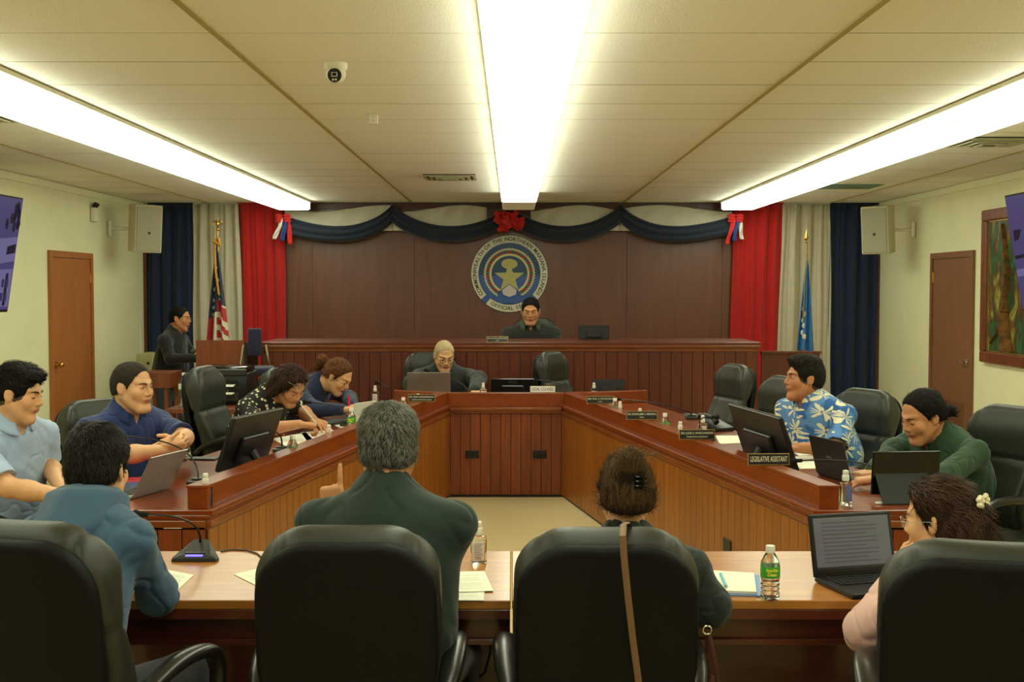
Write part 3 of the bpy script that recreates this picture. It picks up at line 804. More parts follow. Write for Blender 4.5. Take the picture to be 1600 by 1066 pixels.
def strands(v, q, n, H, ln=.022, lift=.25, w=.0007, seed=1, crown=(0, -.05, .115), comb=None, zmin=-9):
    r = np.random.RandomState(seed); nn = vnormals(v, q)
    i = r.randint(0, len(v), n); p = v[i]; pn = nn[i]
    L = H.local(p); ok = L[:, 2] > zmin; p = p[ok]; pn = pn[ok]; L = L[ok]; m = len(p)
    if comb is None: d = L-np.array(crown)
    else: d = np.tile(np.array(comb, float), (m, 1))
    d = d/(np.linalg.norm(d, axis=1)[:, None]+1e-9)
    d = d @ H.N.T
    d = d+r.normal(size=d.shape)*.25
    d = d-pn*(np.sum(d*pn, 1)[:, None]); d = d/(np.linalg.norm(d, axis=1)[:, None]+1e-9)
    ll = ln*H.s*r.uniform(.5, 1.2, m)[:, None]
    sd = np.cross(d, pn)
    base = p-pn*.002
    mid = base+(d*(1-lift*.5)+pn*lift)*ll*.5
    tip = base+d*ll*(1-lift*.3)+pn*(lift*.55+.0)*ll
    W = w*H.s*2.2
    V = np.stack([base-sd*W, base+sd*W, mid-sd*W*.8, mid+sd*W*.8, tip], 1).reshape(-1, 3)
    b = (np.arange(m)*5)[:, None]
    T = np.concatenate([b+np.array([[0, 1, 3]]), b+np.array([[0, 3, 2]]), b+np.array([[2, 3, 4]])])
    return V, T
def ik(S, W, L1, L2, hint):
    d = W-S; L = min(d.length, (L1+L2)*.995); u = d.normalized()
    a = (L1*L1-L2*L2+L*L)/(2*L); h = math.sqrt(max(L1*L1-a*a, 0)); hv = Vector(hint); hv = (hv-u*hv.dot(u)).normalized()
    return S+u*a+hv*h, S+u*L
def hand(f, W, d, n, thumb, s=1.0, curl=(20, 20, 22, 25), spread=.06, tcurl=30, tout=.8):
    # W wrist, d finger direction, n palm normal (fingers curl towards it), thumb: side vector
    d = Vector(d).normalized(); n = Vector(n); n = (n-d*n.dot(d)).normalized(); t = Vector(thumb); t = (t-d*t.dot(d)-n*t.dot(n)).normalized()
    M = np.array([[t.x, d.x, n.x], [t.y, d.y, n.y], [t.z, d.z, n.z]])
    f.rbox(W+d*.048*s, (.080*s, .098*s, .028*s), .0125*s, .012, M); f.ell(W+d*.03*s+t*.022*s+n*.008*s, (.018*s, .03*s, .015*s), .012, M)
    tips = []
    for i, (Lf, off) in enumerate(zip((.072, .080, .074, .058), (.029, .0095, -.010, -.029))):
        b = W+d*(.092-.004*abs(i-1))*s+t*off*s; a = 0.0; dd = (d+t*spread*(1.5-i)).normalized()
        r0 = (.0088, .009, .0086, .0076)[i]*s; p = b-d*.012*s
        for j, fr in enumerate((.46, .30, .24)):
            a += R(curl[i])*(1.0 if j else .8)
            v = dd*math.cos(a)+n*math.sin(a); q = p+v*(Lf*fr*s+(.012*s if j == 0 else 0))
            f.cone(p, q, r0*(1-.07*j), r0*(1-.07*(j+1)), .003); p = q
        tips.append(p)
    p = W+d*.022*s+t*.03*s+n*.004*s; v = (d*.62+t*tout+n*.25).normalized(); q = p+v*.036*s; f.cone(p, q, .0125*s, .0105*s, .008)
    v2 = (v*math.cos(R(tcurl))+(d*.8-t*.3+n*.4).normalized()*math.sin(R(tcurl))).normalized(); q2 = q+v2*.032*s; f.cone(q, q2, .0105*s, .0088*s, .003)
    return tips
def collar(NB, B, up, r=.064, gap=28, m=None, parent=None, off=None, h=.034, fl=.042, name='collar', flare=.030):
    up = Vector(up).normalized(); fw = (B-up*B.dot(up)).normalized(); rt = fw.cross(up)
    prof = [(.002, -.012), (-.003, h*.55), (.0, h), (.006, h+.002), (flare*.6, h*.5), (flare, h-fl)]
    mb = MB()
    def fn(u, v):
        a = math.pi/2+R(gap)+u*(2*math.pi-2*R(gap)); k = v*(len(prof)-1); i = min(int(k), len(prof)-2); t = k-i
        ro = prof[i][0]*(1-t)+prof[i+1][0]*t; z = prof[i][1]*(1-t)+prof[i+1][1]*t
        fr = max(0, math.sin(a)) ; z -= .020*fr*fr*1.3 + (v > .7)*.014*fr; rr = r+ro+.010*fr*(v > .7)
        return NB+rt*(rr*math.cos(a))+fw*(rr*1.02*math.sin(a)+.006)+up*z
    mb.grid(fn, 36, 10); o = mb.build(name, m, parent, True, off=off, solid=.0035, angle=60); return o
def person(label, H, face, body=None, pitch=0, roll=0, s=1.0, sk=sk_b, lip=lip_a, wide=1.0, jaw=1.0, nose=1.0, female=False,
           nb=(.05, .12), shw=.185, pelvis=None, pz=.53, lean=.12, W=(.165, .115), armL=None, armR=None, shirt=None, sleeve='short', sleeve_r=0, pants=None,
           hair=h_black, style='short', hkw={}, h=.006, hh=.0045, strand=None, eyes='down', cloth_kw={}, coll=None, standing=False, glasses=None, brow=None,
           stubble=None, knees=None, neck=.054, cat='person', belly=0.0, seed=1, cut=None, extra=None, beard=False):
    # head centre H; nb = neck base behind (against body heading) and below the head centre
    body = face if body is None else body
    Hd = Frame(H, face, pitch, roll, s)
    B = Vector((math.cos(R(body)), math.sin(R(body)), 0)); Rt = Vector((B.y, -B.x, 0)); Z = Vector((0, 0, 1))
    NB = Vector(H)-B*nb[0]*s-Z*nb[1]*s
    if pelvis is None: pelvis = NB-B*lean; pelvis.z = pz
    pelvis = Vector(pelvis)
    spine = (NB-pelvis).normalized(); L = (NB-pelvis).length
    SC_ = NB-spine*.055*s
    shL = SC_-Rt*shw*s-spine*.035*s; shR = SC_+Rt*shw*s-spine*.035*s
    fr = Frame(NB, body, 0); fwd = (B-spine*B.dot(spine)).normalized()
    TM = np.array([[Rt.x, fwd.x, spine.x], [Rt.y, fwd.y, spine.y], [Rt.z, fwd.z, spine.z]])
    arms = []
    for side, sh, a in ((-1, shL, armL), (1, shR, armR)):
        a = dict(a or {})
        Wr = Vector(a.get('w', sh+B*.25-Z*.35+Rt*side*.02))
        if 'e' in a: El = Vector(a['e'])
        else: El, Wr = ik(sh, Wr, a.get('l1', .29)*s, a.get('l2', .255)*s, a.get('hint', Rt*side*.5-Z*.8-B*.2))
        arms.append((side, sh, El, Wr, a))
    rt = root('person', label, cat, (pelvis.x, pelvis.y, 0)); off = rt.location.copy()
    hipL = pelvis-Rt*.095*s; hipR = pelvis+Rt*.095*s
    legs = []
    for side, hp in ((-1, hipL), (1, hipR)):
        if standing:
            kn = hp+Vector((0, 0, -hp.z*.47))+B*.05+Rt*side*.02; an = Vector((kn.x, kn.y, .08))-B*.03+Rt*side*.02
        else:
            kn = hp+B*.40*s+Rt*side*.05; kn.z = hp.z-.01; an = kn+B*(.02 if knees is None else knees); an.z = .09+(0 if off.z is None else 0)+FLOORZ[0]
        legs.append((side, hp, kn, an))
    def torso(f, g):
        f.cone(NB+spine*.01, SC_, (neck+.012)*s+g, (neck+.03)*s+g, .03)
        f.cone(SC_+spine*.008-Rt*.03, shL-spine*.004, .056*s+g, .047*s+g, .05); f.cone(SC_+spine*.008+Rt*.03, shR-spine*.004, .056*s+g, .047*s+g, .05)
        f.ell(NB-spine*(L*.36), (W[0]*s+g, W[1]*s+g, L*.36+g), .06, TM)
        f.ell(NB-spine*(L*.68)+fwd*belly, ((W[0]*.98+belly*.5)*s+g, (W[1]*1.05+belly)*s+g, L*.36+g), .06, TM)
        f.ell(pelvis, (.165*s+g, .125*s+g, .12*s+g), .05, TM)
        if female: 
            for q in (-1, 1): f.ell(NB-spine*(L*.42)+fwd*(W[1]*.72)+Rt*q*.07, (.07*s+g, .06*s+g, .065*s+g), .04, TM)
    # ---- body, one continuous skin
    f = Field(h if not glasses else h)
    f.h = hh
    head_sdf(f, Hd, wide, jaw, nose, female)
    f.cone(Hd(0, -.030, -.045), NB+spine*.0, neck*s*1.0, (neck+.004)*s, .03); f.cone(Hd(0, .01, -.075), NB+fwd*.02*s, (neck-.012)*s, neck*s, .03)
    torso(f, -.010)
    for side, sh, El, Wr, a in arms:
        f.cone(sh, El, .044*s, .038*s, .03); f.cone(El, El+(Wr-El)*.35, .041*s, .040*s, .02); f.cone(El+(Wr-El)*.3, Wr, .040*s, .026*s, .02)
        if a.get('hd') is not False:
            d = Vector(a.get('d', (Wr-El).normalized())); n = Vector(a.get('n', -Z)); t = Vector(a.get('t', -Rt*side))
            hand(f, Wr, d, n, t, a.get('hs', 1.0)*s, **a.get('hk', {}))
    for side, hp, kn, an in legs:
        f.cone(hp, kn, .070*s, .050*s, .03); f.cone(kn, an, .050*s, .034*s, .02)
    def mfn(c):
        l = Hd.local(c)
        m = ((l[:, 0]/.023)**2+((l[:, 2]+.0545)/.0095)**2 < 1) & (l[:, 1] > .085) & (l[:, 1] < .106)
        o = m.astype(int)
        if stubble:
            o[(l[:, 1] > stubble[0]) & (l[:, 2] < stubble[1]) & (l[:, 2] > -.13) & (((l[:, 0]/.030)**2+((l[:, 2]+.065)/.034)**2 < 1)) & (o == 0) & (l[:, 1] > .06)] = 2
        if cut: o[(np.abs(l[:, 0]) < .068*(.5+.5*wide)) & (l[:, 2] > cut+.54*(l[:, 1]-.03)) & (l[:, 1] < .055-.0*l[:, 2]) & (l[:, 2] > 2.3*(l[:, 1]-.080)+.068) & (o == 0)] = 3
        return o
    scalp = MATS.get('scalp_'+sk.name) or mat('scalp_'+sk.name, tuple(int(x) for x in (78, 56, 42)), rough=.7)
    fmesh('body', f, [sk, lip, m_lash, scalp], rt, off, mfn, it=1)
    # ---- eyes and brows
    for q in (-1, 1):
        m = MB(); MM = Matrix.Translation(Hd(q*.031, .0735, .006)) @ Hd.R.to_4x4() @ Matrix.Diagonal((s, s, s, 1))
        if eyes == 'open':
            m.sphere((0, .0045, -.0005), (.0105, .0095, .0052), 14, 8, 0, MM); m.sphere((0, .0105, -.0005), (.0046, .004, .0046), 12, 8, 1, MM)
            m.tube([MM @ Vector(p) for p in ((-.012, .0085, .001), (-.006, .0128, .0046), (.002, .0135, .005), (.009, .0115, .003), (.013, .0075, -.001))], .0011*s, 6, 2)
        else:
            m.tube([MM @ Vector(p) for p in ((-.0125, .0080, -.001), (-.006, .0122, -.0045), (.002, .0128, -.005), (.009, .0108, -.004), (.0135, .0065, -.001))], [.0008*s, .0016*s, .0018*s, .0015*s, .0006*s], 6, 2)
        m.build('eye', [m_eyew, m_iris, m_lash], rt, True, off=off)
        m = MB(); a = .85 if female else 1.25
        m.tube([Hd(q*x, y, z) for x, y, z in ((.012, .0925, .022), (.022, .0915, .0265), (.034, .085, .028), (.046, .072, .024))], [.0022*s*a, .003*s*a, .0026*s*a, .001*s], 6, flat=.8)
        m.build('eyebrow', brow or hair, rt, True, off=off)
    if beard:
        f = Field(.004); f.ell(Hd(0, .082, -.094), (.019*s, .014*s, .018*s), .01, Hd.N); 
        for q in (-1, 1): f.cone(Hd(q*.004, .097, -.041), Hd(q*.023, .088, -.048), .0035*s, .003*s, .004); f.cone(Hd(q*.024, .086, -.05), Hd(q*.015, .085, -.09), .003*s, .004*s, .006)
        fmesh('beard', f, hair, rt, off)
    # ---- hair
    if style:
        f = Field(.0045); hair_sdf(f, Hd, style, wide, **hkw); v, q_ = f.mesh(); v = relax(v, q_, 1)
        v = v+vnormals(v, q_)*(np_noise(Hd.local(v)*np.array([1, .5, .35]), 190, seed)*(.0035 if style == 'long' else .0014))[:, None]
        ex = strands(v, q_, H=Hd, seed=seed, **strand) if strand else None
        npmesh('hair', v, q_, [hair, MATS[hair.name.split('.')[0]+'_base']], rt, off, (lambda c: np.ones(len(c))) if strand else None, ex)
    # ---- clothes
    f = Field(h); torso(f, .010); f.plane(pelvis-spine*.10, -spine, .004)
    for side, sh, El, Wr, a in arms:
        if sleeve == 'short':
            c = sh+(El-sh)*.86; f.cone(sh, c, .054*s, .062*s, .04)
        elif sleeve == 'long':
            f.cone(sh, El, .053*s+sleeve_r*.3, .047*s+sleeve_r*.7, .04); f.cone(El, Wr-(Wr-El)*.06, .047*s+sleeve_r*.7, .035*s+sleeve_r*.8, .03)
    f.cone(NB-spine*.02, Hd(0, 0, -.03), (neck+.006)*s, (neck+.010)*s, .006, 's')
    if not coll: f.ell(NB+fwd*.05*s+spine*.012, (.045*s, .045*s, .028*s), .01, TM, 's')
    else: f.ell(NB+fwd*.06*s+spine*.0, (.014*s, .045*s, .05*s), .01, TM, 's')
    if sleeve == 'short':
        for side, sh, El, Wr, a in arms:
            u = (El-sh).normalized(); c = sh+(El-sh)*.80
            f.ell(c+u*.075*s, (.09*s, .09*s, .075*s), .004, np.array(u.to_track_quat('Z', 'Y').to_matrix()), 's')
    fmesh(cloth_kw.get('name', 'shirt'), f, shirt, rt, off, cloth_kw.get('mfn'), wrinkle=cloth_kw.get('wr', .005), wf=cloth_kw.get('wf', 38), seed=seed)
    if coll: collar(NB+spine*.004, B, spine*.8+Z*.2, r=(neck+.008)*s, m=coll.get('m', shirt), parent=rt, off=off, **{k: v for k, v in coll.items() if k != 'm'})
    f = Field(.01)
    f.ell(pelvis-spine*.02, (.182*s, .142*s, .13*s), .05, TM)
    f.plane(pelvis+spine*.05, spine, .004)
    for side, hp, kn, an in legs:
        f.cone(hp, kn, .094*s, .072*s, .03); f.cone(kn, an, .072*s, .055*s, .02)
    fmesh('trousers', f, pants or m_pants, rt, off)
    for side, hp, kn, an in legs:
        f = Field(.008); z0 = an.z-.05; f.cone(Vector((an.x, an.y, z0)), Vector((an.x, an.y, z0))+B*.12*s, .045*s, .038*s, .02); f.cone(Vector((an.x, an.y, z0)), an, .045*s, .042*s, .02)
        f.plane((an.x, an.y, z0-.035), (0, 0, -1), .003); fmesh('shoe', f, m_shoe, rt, off)
    if glasses: spectacles(Hd, rt, off, glasses)
    return rt, Hd, NB, spine, B, Rt, arms, off
FLOORZ = [0.0]
m_pants = fabric('trousers_dark', (36, 36, 42)); m_jeans = fabric('jeans', (52, 62, 74)); m_shoe = mat('shoe_black', (20, 18, 17), rough=.4)
def spectacles(H, parent, off, m, up=0.0, back=0.0, name='glasses', w=.021, hgt=.015, rr=.0011):
    mb = MB(); s = H.s
    for q in (-1, 1):
        pts = []
        for k in range(20):
            a = 2*math.pi*k/20; cx = math.copysign(abs(math.cos(a))**.7, math.cos(a)); cz = math.copysign(abs(math.sin(a))**.7, math.sin(a))
            pts.append(H(q*(.033+w*cx), .106-.012*(abs(cx*q+1) if 0 else max(0, cx))+back, .003+hgt*cz+up))
        mb.tube(pts, rr*s, 6, close=True)
        mb.tube([H(q*.055, .094+back, .006+up), H(q*.074, .075+back, .006+up), H(q*.081, .0+back, .004+up), H(q*.081, -.02+back, -.012+up)], rr*s, 6)
    mb.tube([H(-.012, .107+back, .004+up), H(0, .110+back, .007+up), H(.012, .107+back, .004+up)], rr*s, 6)
    return mb.build(name, m, parent, True, off=off)
m_frame_blk = mat('glasses_black', (16, 14, 14), rough=.25); m_frame_clear = mat('glasses_clear', (190, 190, 175), rough=.15, alpha=.9); m_frame_metal = mat('glasses_metal', (130, 110, 80), rough=.3, metal=.8)
# ================================================================ THE PEOPLE IN THE ROOM
f_ltblue = fabric('shirt_light_blue', (168, 190, 222)); f_navy = fabric('polo_navy', (34, 52, 104)); f_black = fabric('sweater_black', (20, 20, 20)); f_blazer = fabric('blazer_navy', (30, 42, 76))
f_hood = fabric('hoodie_blue', (62, 92, 120), bump=.3); f_dkgreen = fabric('shirt_dark_green', (26, 44, 36), bump=.1); f_jacket = fabric('jacket_black', (30, 36, 32)); f_jacket2 = fabric('jacket_charcoal', (32, 33, 28))
f_collar2 = fabric('collar_grey', (66, 74, 60)); f_green = fabric('jacket_green', (28, 62, 36)); f_pink = fabric('blouse_pink', (222, 178, 168)); f_whitet = fabric('shirt_white', (220, 216, 196)); f_yellow = fabric('shirt_yellow', (226, 208, 110))
f_coat = fabric('coat_dark_green', (24, 34, 28)); f_polka = mixpattern('polka_dot', (22, 20, 18), (226, 216, 180), scale=29, thr=.27)
def hawaii():
    m, nt, b = _base('palm_print'); N = nt.nodes.new; L = nt.links.new
    tc = N('ShaderNodeTexCoord'); v = N('ShaderNodeTexVoronoi'); v.inputs['Scale'].default_value = 8.5; v.inputs['Randomness'].default_value = .8
    L(tc.outputs['Object'], v.inputs['Vector'])
    sc = N('ShaderNodeVectorMath'); sc.operation = 'SCALE'; sc.inputs['Scale'].default_value = 8.5; L(tc.outputs['Object'], sc.inputs[0])
    sb = N('ShaderNodeVectorMath'); sb.operation = 'SUBTRACT'; L(sc.outputs[0], sb.inputs[0]); 
    s2 = N('ShaderNodeVectorMath'); s2.operation = 'SCALE'; s2.inputs['Scale'].default_value = 8.5; L(v.outputs['Position'], s2.inputs[0])
    # offset from the cell centre -> angle -> petals
    L(s2.outputs[0], sb.inputs[1])
    sp = N('ShaderNodeSeparateXYZ'); L(sb.outputs[0], sp.inputs[0])
    ax = N('ShaderNodeMath'); ax.operation = 'ADD'; L(sp.outputs[0], ax.inputs[0]); L(sp.outputs[1], ax.inputs[1])
    an = N('ShaderNodeMath'); an.operation = 'ARCTAN2'; L(sp.outputs[2], an.inputs[0]); L(ax.outputs[0], an.inputs[1])
    ml = N('ShaderNodeMath'); ml.operation = 'MULTIPLY'; ml.inputs[1].default_value = 9; L(an.outputs[0], ml.inputs[0])
    cs = N('ShaderNodeMath'); cs.operation = 'COSINE'; L(ml.outputs[0], cs.inputs[0])
    th = N('ShaderNodeMath'); th.operation = 'MULTIPLY_ADD'; th.inputs[1].default_value = .26; th.inputs[2].default_value = .34; L(cs.outputs[0], th.inputs[0])
    lt = N('ShaderNodeMath'); lt.operation = 'LESS_THAN'; L(v.outputs['Distance'], lt.inputs[0]); L(th.outputs[0], lt.inputs[1])
    cen = N('ShaderNodeMath'); cen.operation = 'GREATER_THAN'; cen.inputs[1].default_value = .07; L(v.outputs['Distance'], cen.inputs[0])
    mu = N('ShaderNodeMath'); mu.operation = 'MULTIPLY'; L(lt.outputs[0], mu.inputs[0]); L(cen.outputs[0], mu.inputs[1])
    n = N('ShaderNodeTexNoise'); n.inputs['Scale'].default_value = 9; L(tc.outputs['Object'], n.inputs['Vector'])
    bg = N('ShaderNodeValToRGB'); bg.color_ramp.elements[0].position = .46; bg.color_ramp.elements[1].position = .54
    bg.color_ramp.elements[0].color = (*lin((48, 98, 164)), 1); bg.color_ramp.elements[1].color = (*lin((92, 140, 196)), 1); L(n.outputs['Fac'], bg.inputs[0])
    mx = N('ShaderNodeMix'); mx.data_type = 'RGBA'; mx.inputs[7].default_value = (*lin((232, 226, 190)), 1); L(mu.outputs[0], mx.inputs[0]); L(bg.outputs[0], mx.inputs[6])
    L(mx.outputs[2], b.inputs['Base Color']); b.inputs['Roughness'].default_value = .85
    return m
f_hawaii = hawaii()
V = Vector; Zv = V((0, 0, 1))
# 1 young man, light blue shirt
person('person in light blue short-sleeved shirt seated at the far left edge, looking down', P(28, 615, 5.46), -3, -28, pitch=12, s=1.07, sk=sk_a, wide=1.0, jaw=1.1,
       nb=(.055, .115), shw=.19, pelvis=V((-2.36, 5.66, .54)), W=(.165, .115),
       armR=dict(e=P(14, 762, 5.22), w=P(106, 777, 5.16), d=(.95, .25, -.05), n=(0, 0, -1), t=(0, 1, 0)), armL=dict(e=P(74, 722, 5.75), w=P(98, 766, 5.42), d=(.8, -.3, -.1), t=(0, -1, 0)),
       shirt=f_ltblue, coll=dict(gap=22), style='quiff', hair=h_black, cut=-.02, strand=dict(n=2500, ln=.030, lift=.5, crown=(0, -.09, .08), zmin=.05), seed=3, h=.0055)
# 3 man in the navy polo
person('person in navy blue polo shirt with hands clasped, left side of the room', P(207, 605, 6.4), -22, -35, pitch=4, s=1.12, sk=sk_a, wide=1.06, jaw=1.5, nb=(.05, .11),
       shw=.20, W=(.185, .135), belly=.04, pelvis=V((-2.16, 6.62, .54)),
       armR=dict(e=P(190, 712, 6.02), w=P(254, 704, 5.98), d=(.8, .45, .05), n=(.2, .5, .2), t=(0, .1, 1), hk=dict(curl=(45, 48, 50, 55))),
       armL=dict(e=P(289, 684, 6.42), w=P(282, 692, 6.13), d=(-.5, -.6, -.1), n=(-.5, .2, -.4), t=(-.3, 0, 1), hk=dict(curl=(50, 52, 55, 60))),
       shirt=f_navy, coll=dict(gap=30), style='crop', hair=h_crop, hkw=dict(clear=.040, t=.003), h=.0055, strand=dict(n=1600, ln=.014, lift=.15), eyes='open', seed=5)
# 4 standing man
person('person standing by the blue curtain in black sweater and glasses', P(281, 498, 12.2), -8, -10, pitch=4, s=1.06, sk=sk_c, wide=1.05, nb=(.05, .115), shw=.19, W=(.175, .125), belly=.025,
       pelvis=V((-3.50, 12.25, .70)), standing=True, armR=dict(e=V((-3.36, 11.95, 1.0)), w=V((-3.10, 12.05, 1.0)), d=(.7, .7, .1)), armL=dict(e=V((-3.3, 12.5, 1.0)), w=V((-3.12, 12.25, 1.05)), d=(.1, -1, 0)),
       shirt=f_black, sleeve='long', sleeve_r=.008, style='crop', hkw=dict(clear=.020, t=.003), strand=dict(n=1500, ln=.012, lift=.15), hair=h_black, h=.009, hh=.0055, glasses=m_frame_metal, beard=True, pants=m_jeans, eyes='open')
# 5 woman in polka dots
r5 = person('person in black polka-dot blouse writing, head bent, glasses pushed up on hair', P(453, 603, 7.85), -38, -30, pitch=38, roll=4, s=1.05, sk=sk_b, wide=1.08, female=True, nb=(.155, .055), shw=.17,
       W=(.17, .12), pelvis=V((-1.80, 8.0, .54)), armR=dict(e=P(408, 672, 7.55), w=P(468, 663, 7.45), d=(.9, .35, -.12), n=(.1, .1, -1), t=(0, 1, .1), hk=dict(curl=(50, 60, 65, 70))),
       armL=dict(e=P(470, 640, 8.2), w=P(492, 658, 7.9), d=(.6, -.7, -.1), t=(-.5, -.5, 0)), shirt=f_polka, style='long', hair=h_brown, lip=lip_b, h=.007,
       strand=dict(n=2500, ln=.06, lift=.06, crown=(0, -.02, .13)), seed=7, cloth_kw=dict(wr=.003))
spectacles(r5[1], r5[0], r5[7], m_frame_clear, up=.075, back=-.018)
# 6 woman in navy blazer
person('person in navy blazer with ponytail and glasses reading papers', P(528, 588, 8.7), -20, -25, pitch=36, s=1.04, sk=sk_a, wide=1.04, female=True, nb=(.15, .045), shw=.175, W=(.17, .12),
       pelvis=V((-1.78, 8.95, .54)), armR=dict(e=P(492, 640, 8.45), w=P(537, 640, 8.35), d=(.9, .3, .1), t=(0, .3, 1), hk=dict(curl=(30, 35, 40, 45))), armL=dict(e=P(545, 622, 8.95), w=P(552, 636, 8.65), d=(.5, -.6, 0), t=(0, 0, 1)),
       shirt=f_blazer, sleeve='long', sleeve_r=.008, coll=dict(gap=34, fl=.055), style='pony', hair=h_auburn, lip=lip_b, h=.007, glasses=m_frame_blk, strand=dict(n=1800, ln=.05, lift=.05, crown=(0, .1, .09)))
# 7 bald man
person('person with cropped white hair and black jacket behind the silver laptop', P(694, 556, 10.8), -74, -88, pitch=24, s=1.12, sk=sk_a, wide=1.0, jaw=1.1, nb=(.10, .085), shw=.20, W=(.185, .13),
       pelvis=V((-.62, 11.0, .54)), armL=dict(e=P(748, 592, 10.75), w=P(742, 612, 10.42), d=(.35, -.8, -.1), n=(0, 0, -1), t=(-1, 0, 0)), armR=dict(e=P(642, 600, 10.7), w=P(664, 615, 10.4), d=(.3, -.8, -.1), t=(1, 0, 0)),
       shirt=f_jacket, sleeve='long', sleeve_r=.024, coll=dict(gap=26, m=f_yellow, h=.03), style='crop', hkw=dict(clear=.042, t=.003), hair=h_white, brow=h_mix, strand=dict(n=1500, ln=.010, lift=.1), h=.009, glasses=m_frame_blk, cloth_kw=dict(name='jacket', wr=.003))
# 8 man on the dais
FLOORZ[0] = .3
person('person in black jacket and glasses seated on the high bench beneath the round seal', P(829, 486, 12.5), -92, -90, pitch=14, s=1.16, sk=sk_b, wide=1.08, jaw=1.3, nb=(.065, .12), shw=.205, W=(.19, .13),
       pelvis=V((.22, 12.72, .84)), armL=dict(e=V((.50, 12.5, 1.06)), w=V((.34, 12.36, .96))), armR=dict(e=V((-.08, 12.5, 1.06)), w=V((.10, 12.36, .96))), shirt=f_jacket2, sleeve='long', sleeve_r=.012,
       coll=dict(gap=32, m=f_collar2, h=.045, fl=.065, flare=.045), style='crop', hkw=dict(clear=.016, t=.004), strand=dict(n=1500, ln=.014, lift=.15), hair=h_black, h=.009, glasses=m_frame_metal, cloth_kw=dict(name='jacket'))
FLOORZ[0] = 0.0
# 11 man in printed shirt
person('person in blue and cream palm-print shirt gazing left, right side of the room', P(1257, 592, 7.02), 188, 214, pitch=-2, s=1.08, sk=sk_c, wide=1.0, jaw=1.1, nb=(.04, .10), shw=.205, W=(.185, .13), belly=.03,
       pelvis=V((1.93, 7.12, .54)), armL=dict(e=P(1306, 702, 6.72), w=P(1246, 700, 6.62), d=(-.9, .1, -.12), n=(0, 0, -1), t=(0, 1, 0)), armR=dict(e=P(1228, 690, 7.2), w=P(1196, 700, 7.0), d=(-.9, 0, -.1), t=(0, -1, 0)),
       shirt=f_hawaii, coll=dict(gap=34), style='quiff', hair=h_mix, h=.006, eyes='open', cut=-.02, strand=dict(n=1500, ln=.022, lift=.3, crown=(0, .12, .06), zmin=.04), stubble=(.07, -.03) and None,
       cloth_kw=dict(wr=.003), beard=False)
# 12 woman in green
person('person in dark green jacket with tied black hair typing on a laptop', P(1442, 650, 6.0), 196, 205, pitch=22, roll=-4, s=1.10, sk=sk_b, wide=1.12, jaw=1.2, female=True, nb=(.09, .085), shw=.19, W=(.20, .15), belly=.02,
       pelvis=V((2.36, 6.25, .54)), armL=dict(e=P(1452, 762, 5.62), w=P(1372, 748, 5.62), d=(-.95, .15, -.15), n=(0, 0, -1), t=(0, 1, 0), hk=dict(curl=(25, 25, 25, 28))),
       armR=dict(e=P(1395, 705, 6.2), w=P(1366, 738, 5.95), d=(-.9, -.3, -.1), n=(0, 0, -1), t=(0, -1, 0), hk=dict(curl=(25, 25, 25, 28))),
       shirt=f_green, sleeve='long', sleeve_r=.014, coll=dict(gap=40, h=.03), style='tied', hair=h_black, lip=lip_b, h=.007, hh=.0045, cloth_kw=dict(name='jacket'), strand=dict(n=1500, ln=.04, lift=.03, crown=(0, .1, .09)))
# 2 boy, blue hoodie, from behind
r2 = person('person in blue hooded sweatshirt seen from behind, short black hair', P(153, 733, 3.55), 78, 74, pitch=6, s=1.0, sk=sk_a, wide=1.02, nb=(.04, .11), shw=.155, W=(.15, .11), pelvis=V((-1.22, 3.22, .55)), neck=.05,
       armR=dict(e=P(243, 930, 3.58), w=P(212, 872, 3.92), d=(-.4, .9, 0)), armL=dict(e=P(62, 900, 3.6), w=P(110, 880, 3.95), d=(.4, .9, 0)), shirt=f_hood, sleeve='long', sleeve_r=.014, cloth_kw=dict(name='hoodie', wr=.007, wf=26),
       style='thick', hair=h_black, strand=dict(n=7000, ln=.026, lift=.30, w=.0006), seed=11, h=.0055, hh=.0045)
Hd, NB, spine, B_, Rt_, off = r2[1], r2[2], r2[3], r2[4], r2[5], r2[7]
up_ = (spine*.7+Zv*.3).normalized(); fw_ = (B_-up_*B_.dot(up_)).normalized(); rt_ = fw_.cross(up_)
def hoodfn(u, v):
    a = math.pi/2+R(14)+u*(2*math.pi-2*R(14)); b = max(0, -math.sin(a))**1.6
    prof = [(.058, -.02), (.060, .030), (.074+.010*b, .048), (.098+.030*b, .030-.010*b), (.104+.070*b, -.030-.080*b), (.092+.066*b, -.050-.105*b), (.070+.030*b, -.040-.075*b)]
    k = v*(len(prof)-1); i = min(int(k), len(prof)-2); t = k-i; t = t*t*(3-2*t)*.5+t*.5
    ro = prof[i][0]*(1-t)+prof[i+1][0]*t; z = prof[i][1]*(1-t)+prof[i+1][1]*t
    ro += .003*math.sin(a*9+v*5)*b
    return NB+rt_*(ro*math.cos(a)*1.08)+fw_*(ro*math.sin(a))+up_*(z+.006)
mb = MB(); mb.grid(hoodfn, 64, 30); mb.build('hood', f_hood, r2[0], True, off=off, solid=.007, angle=80)
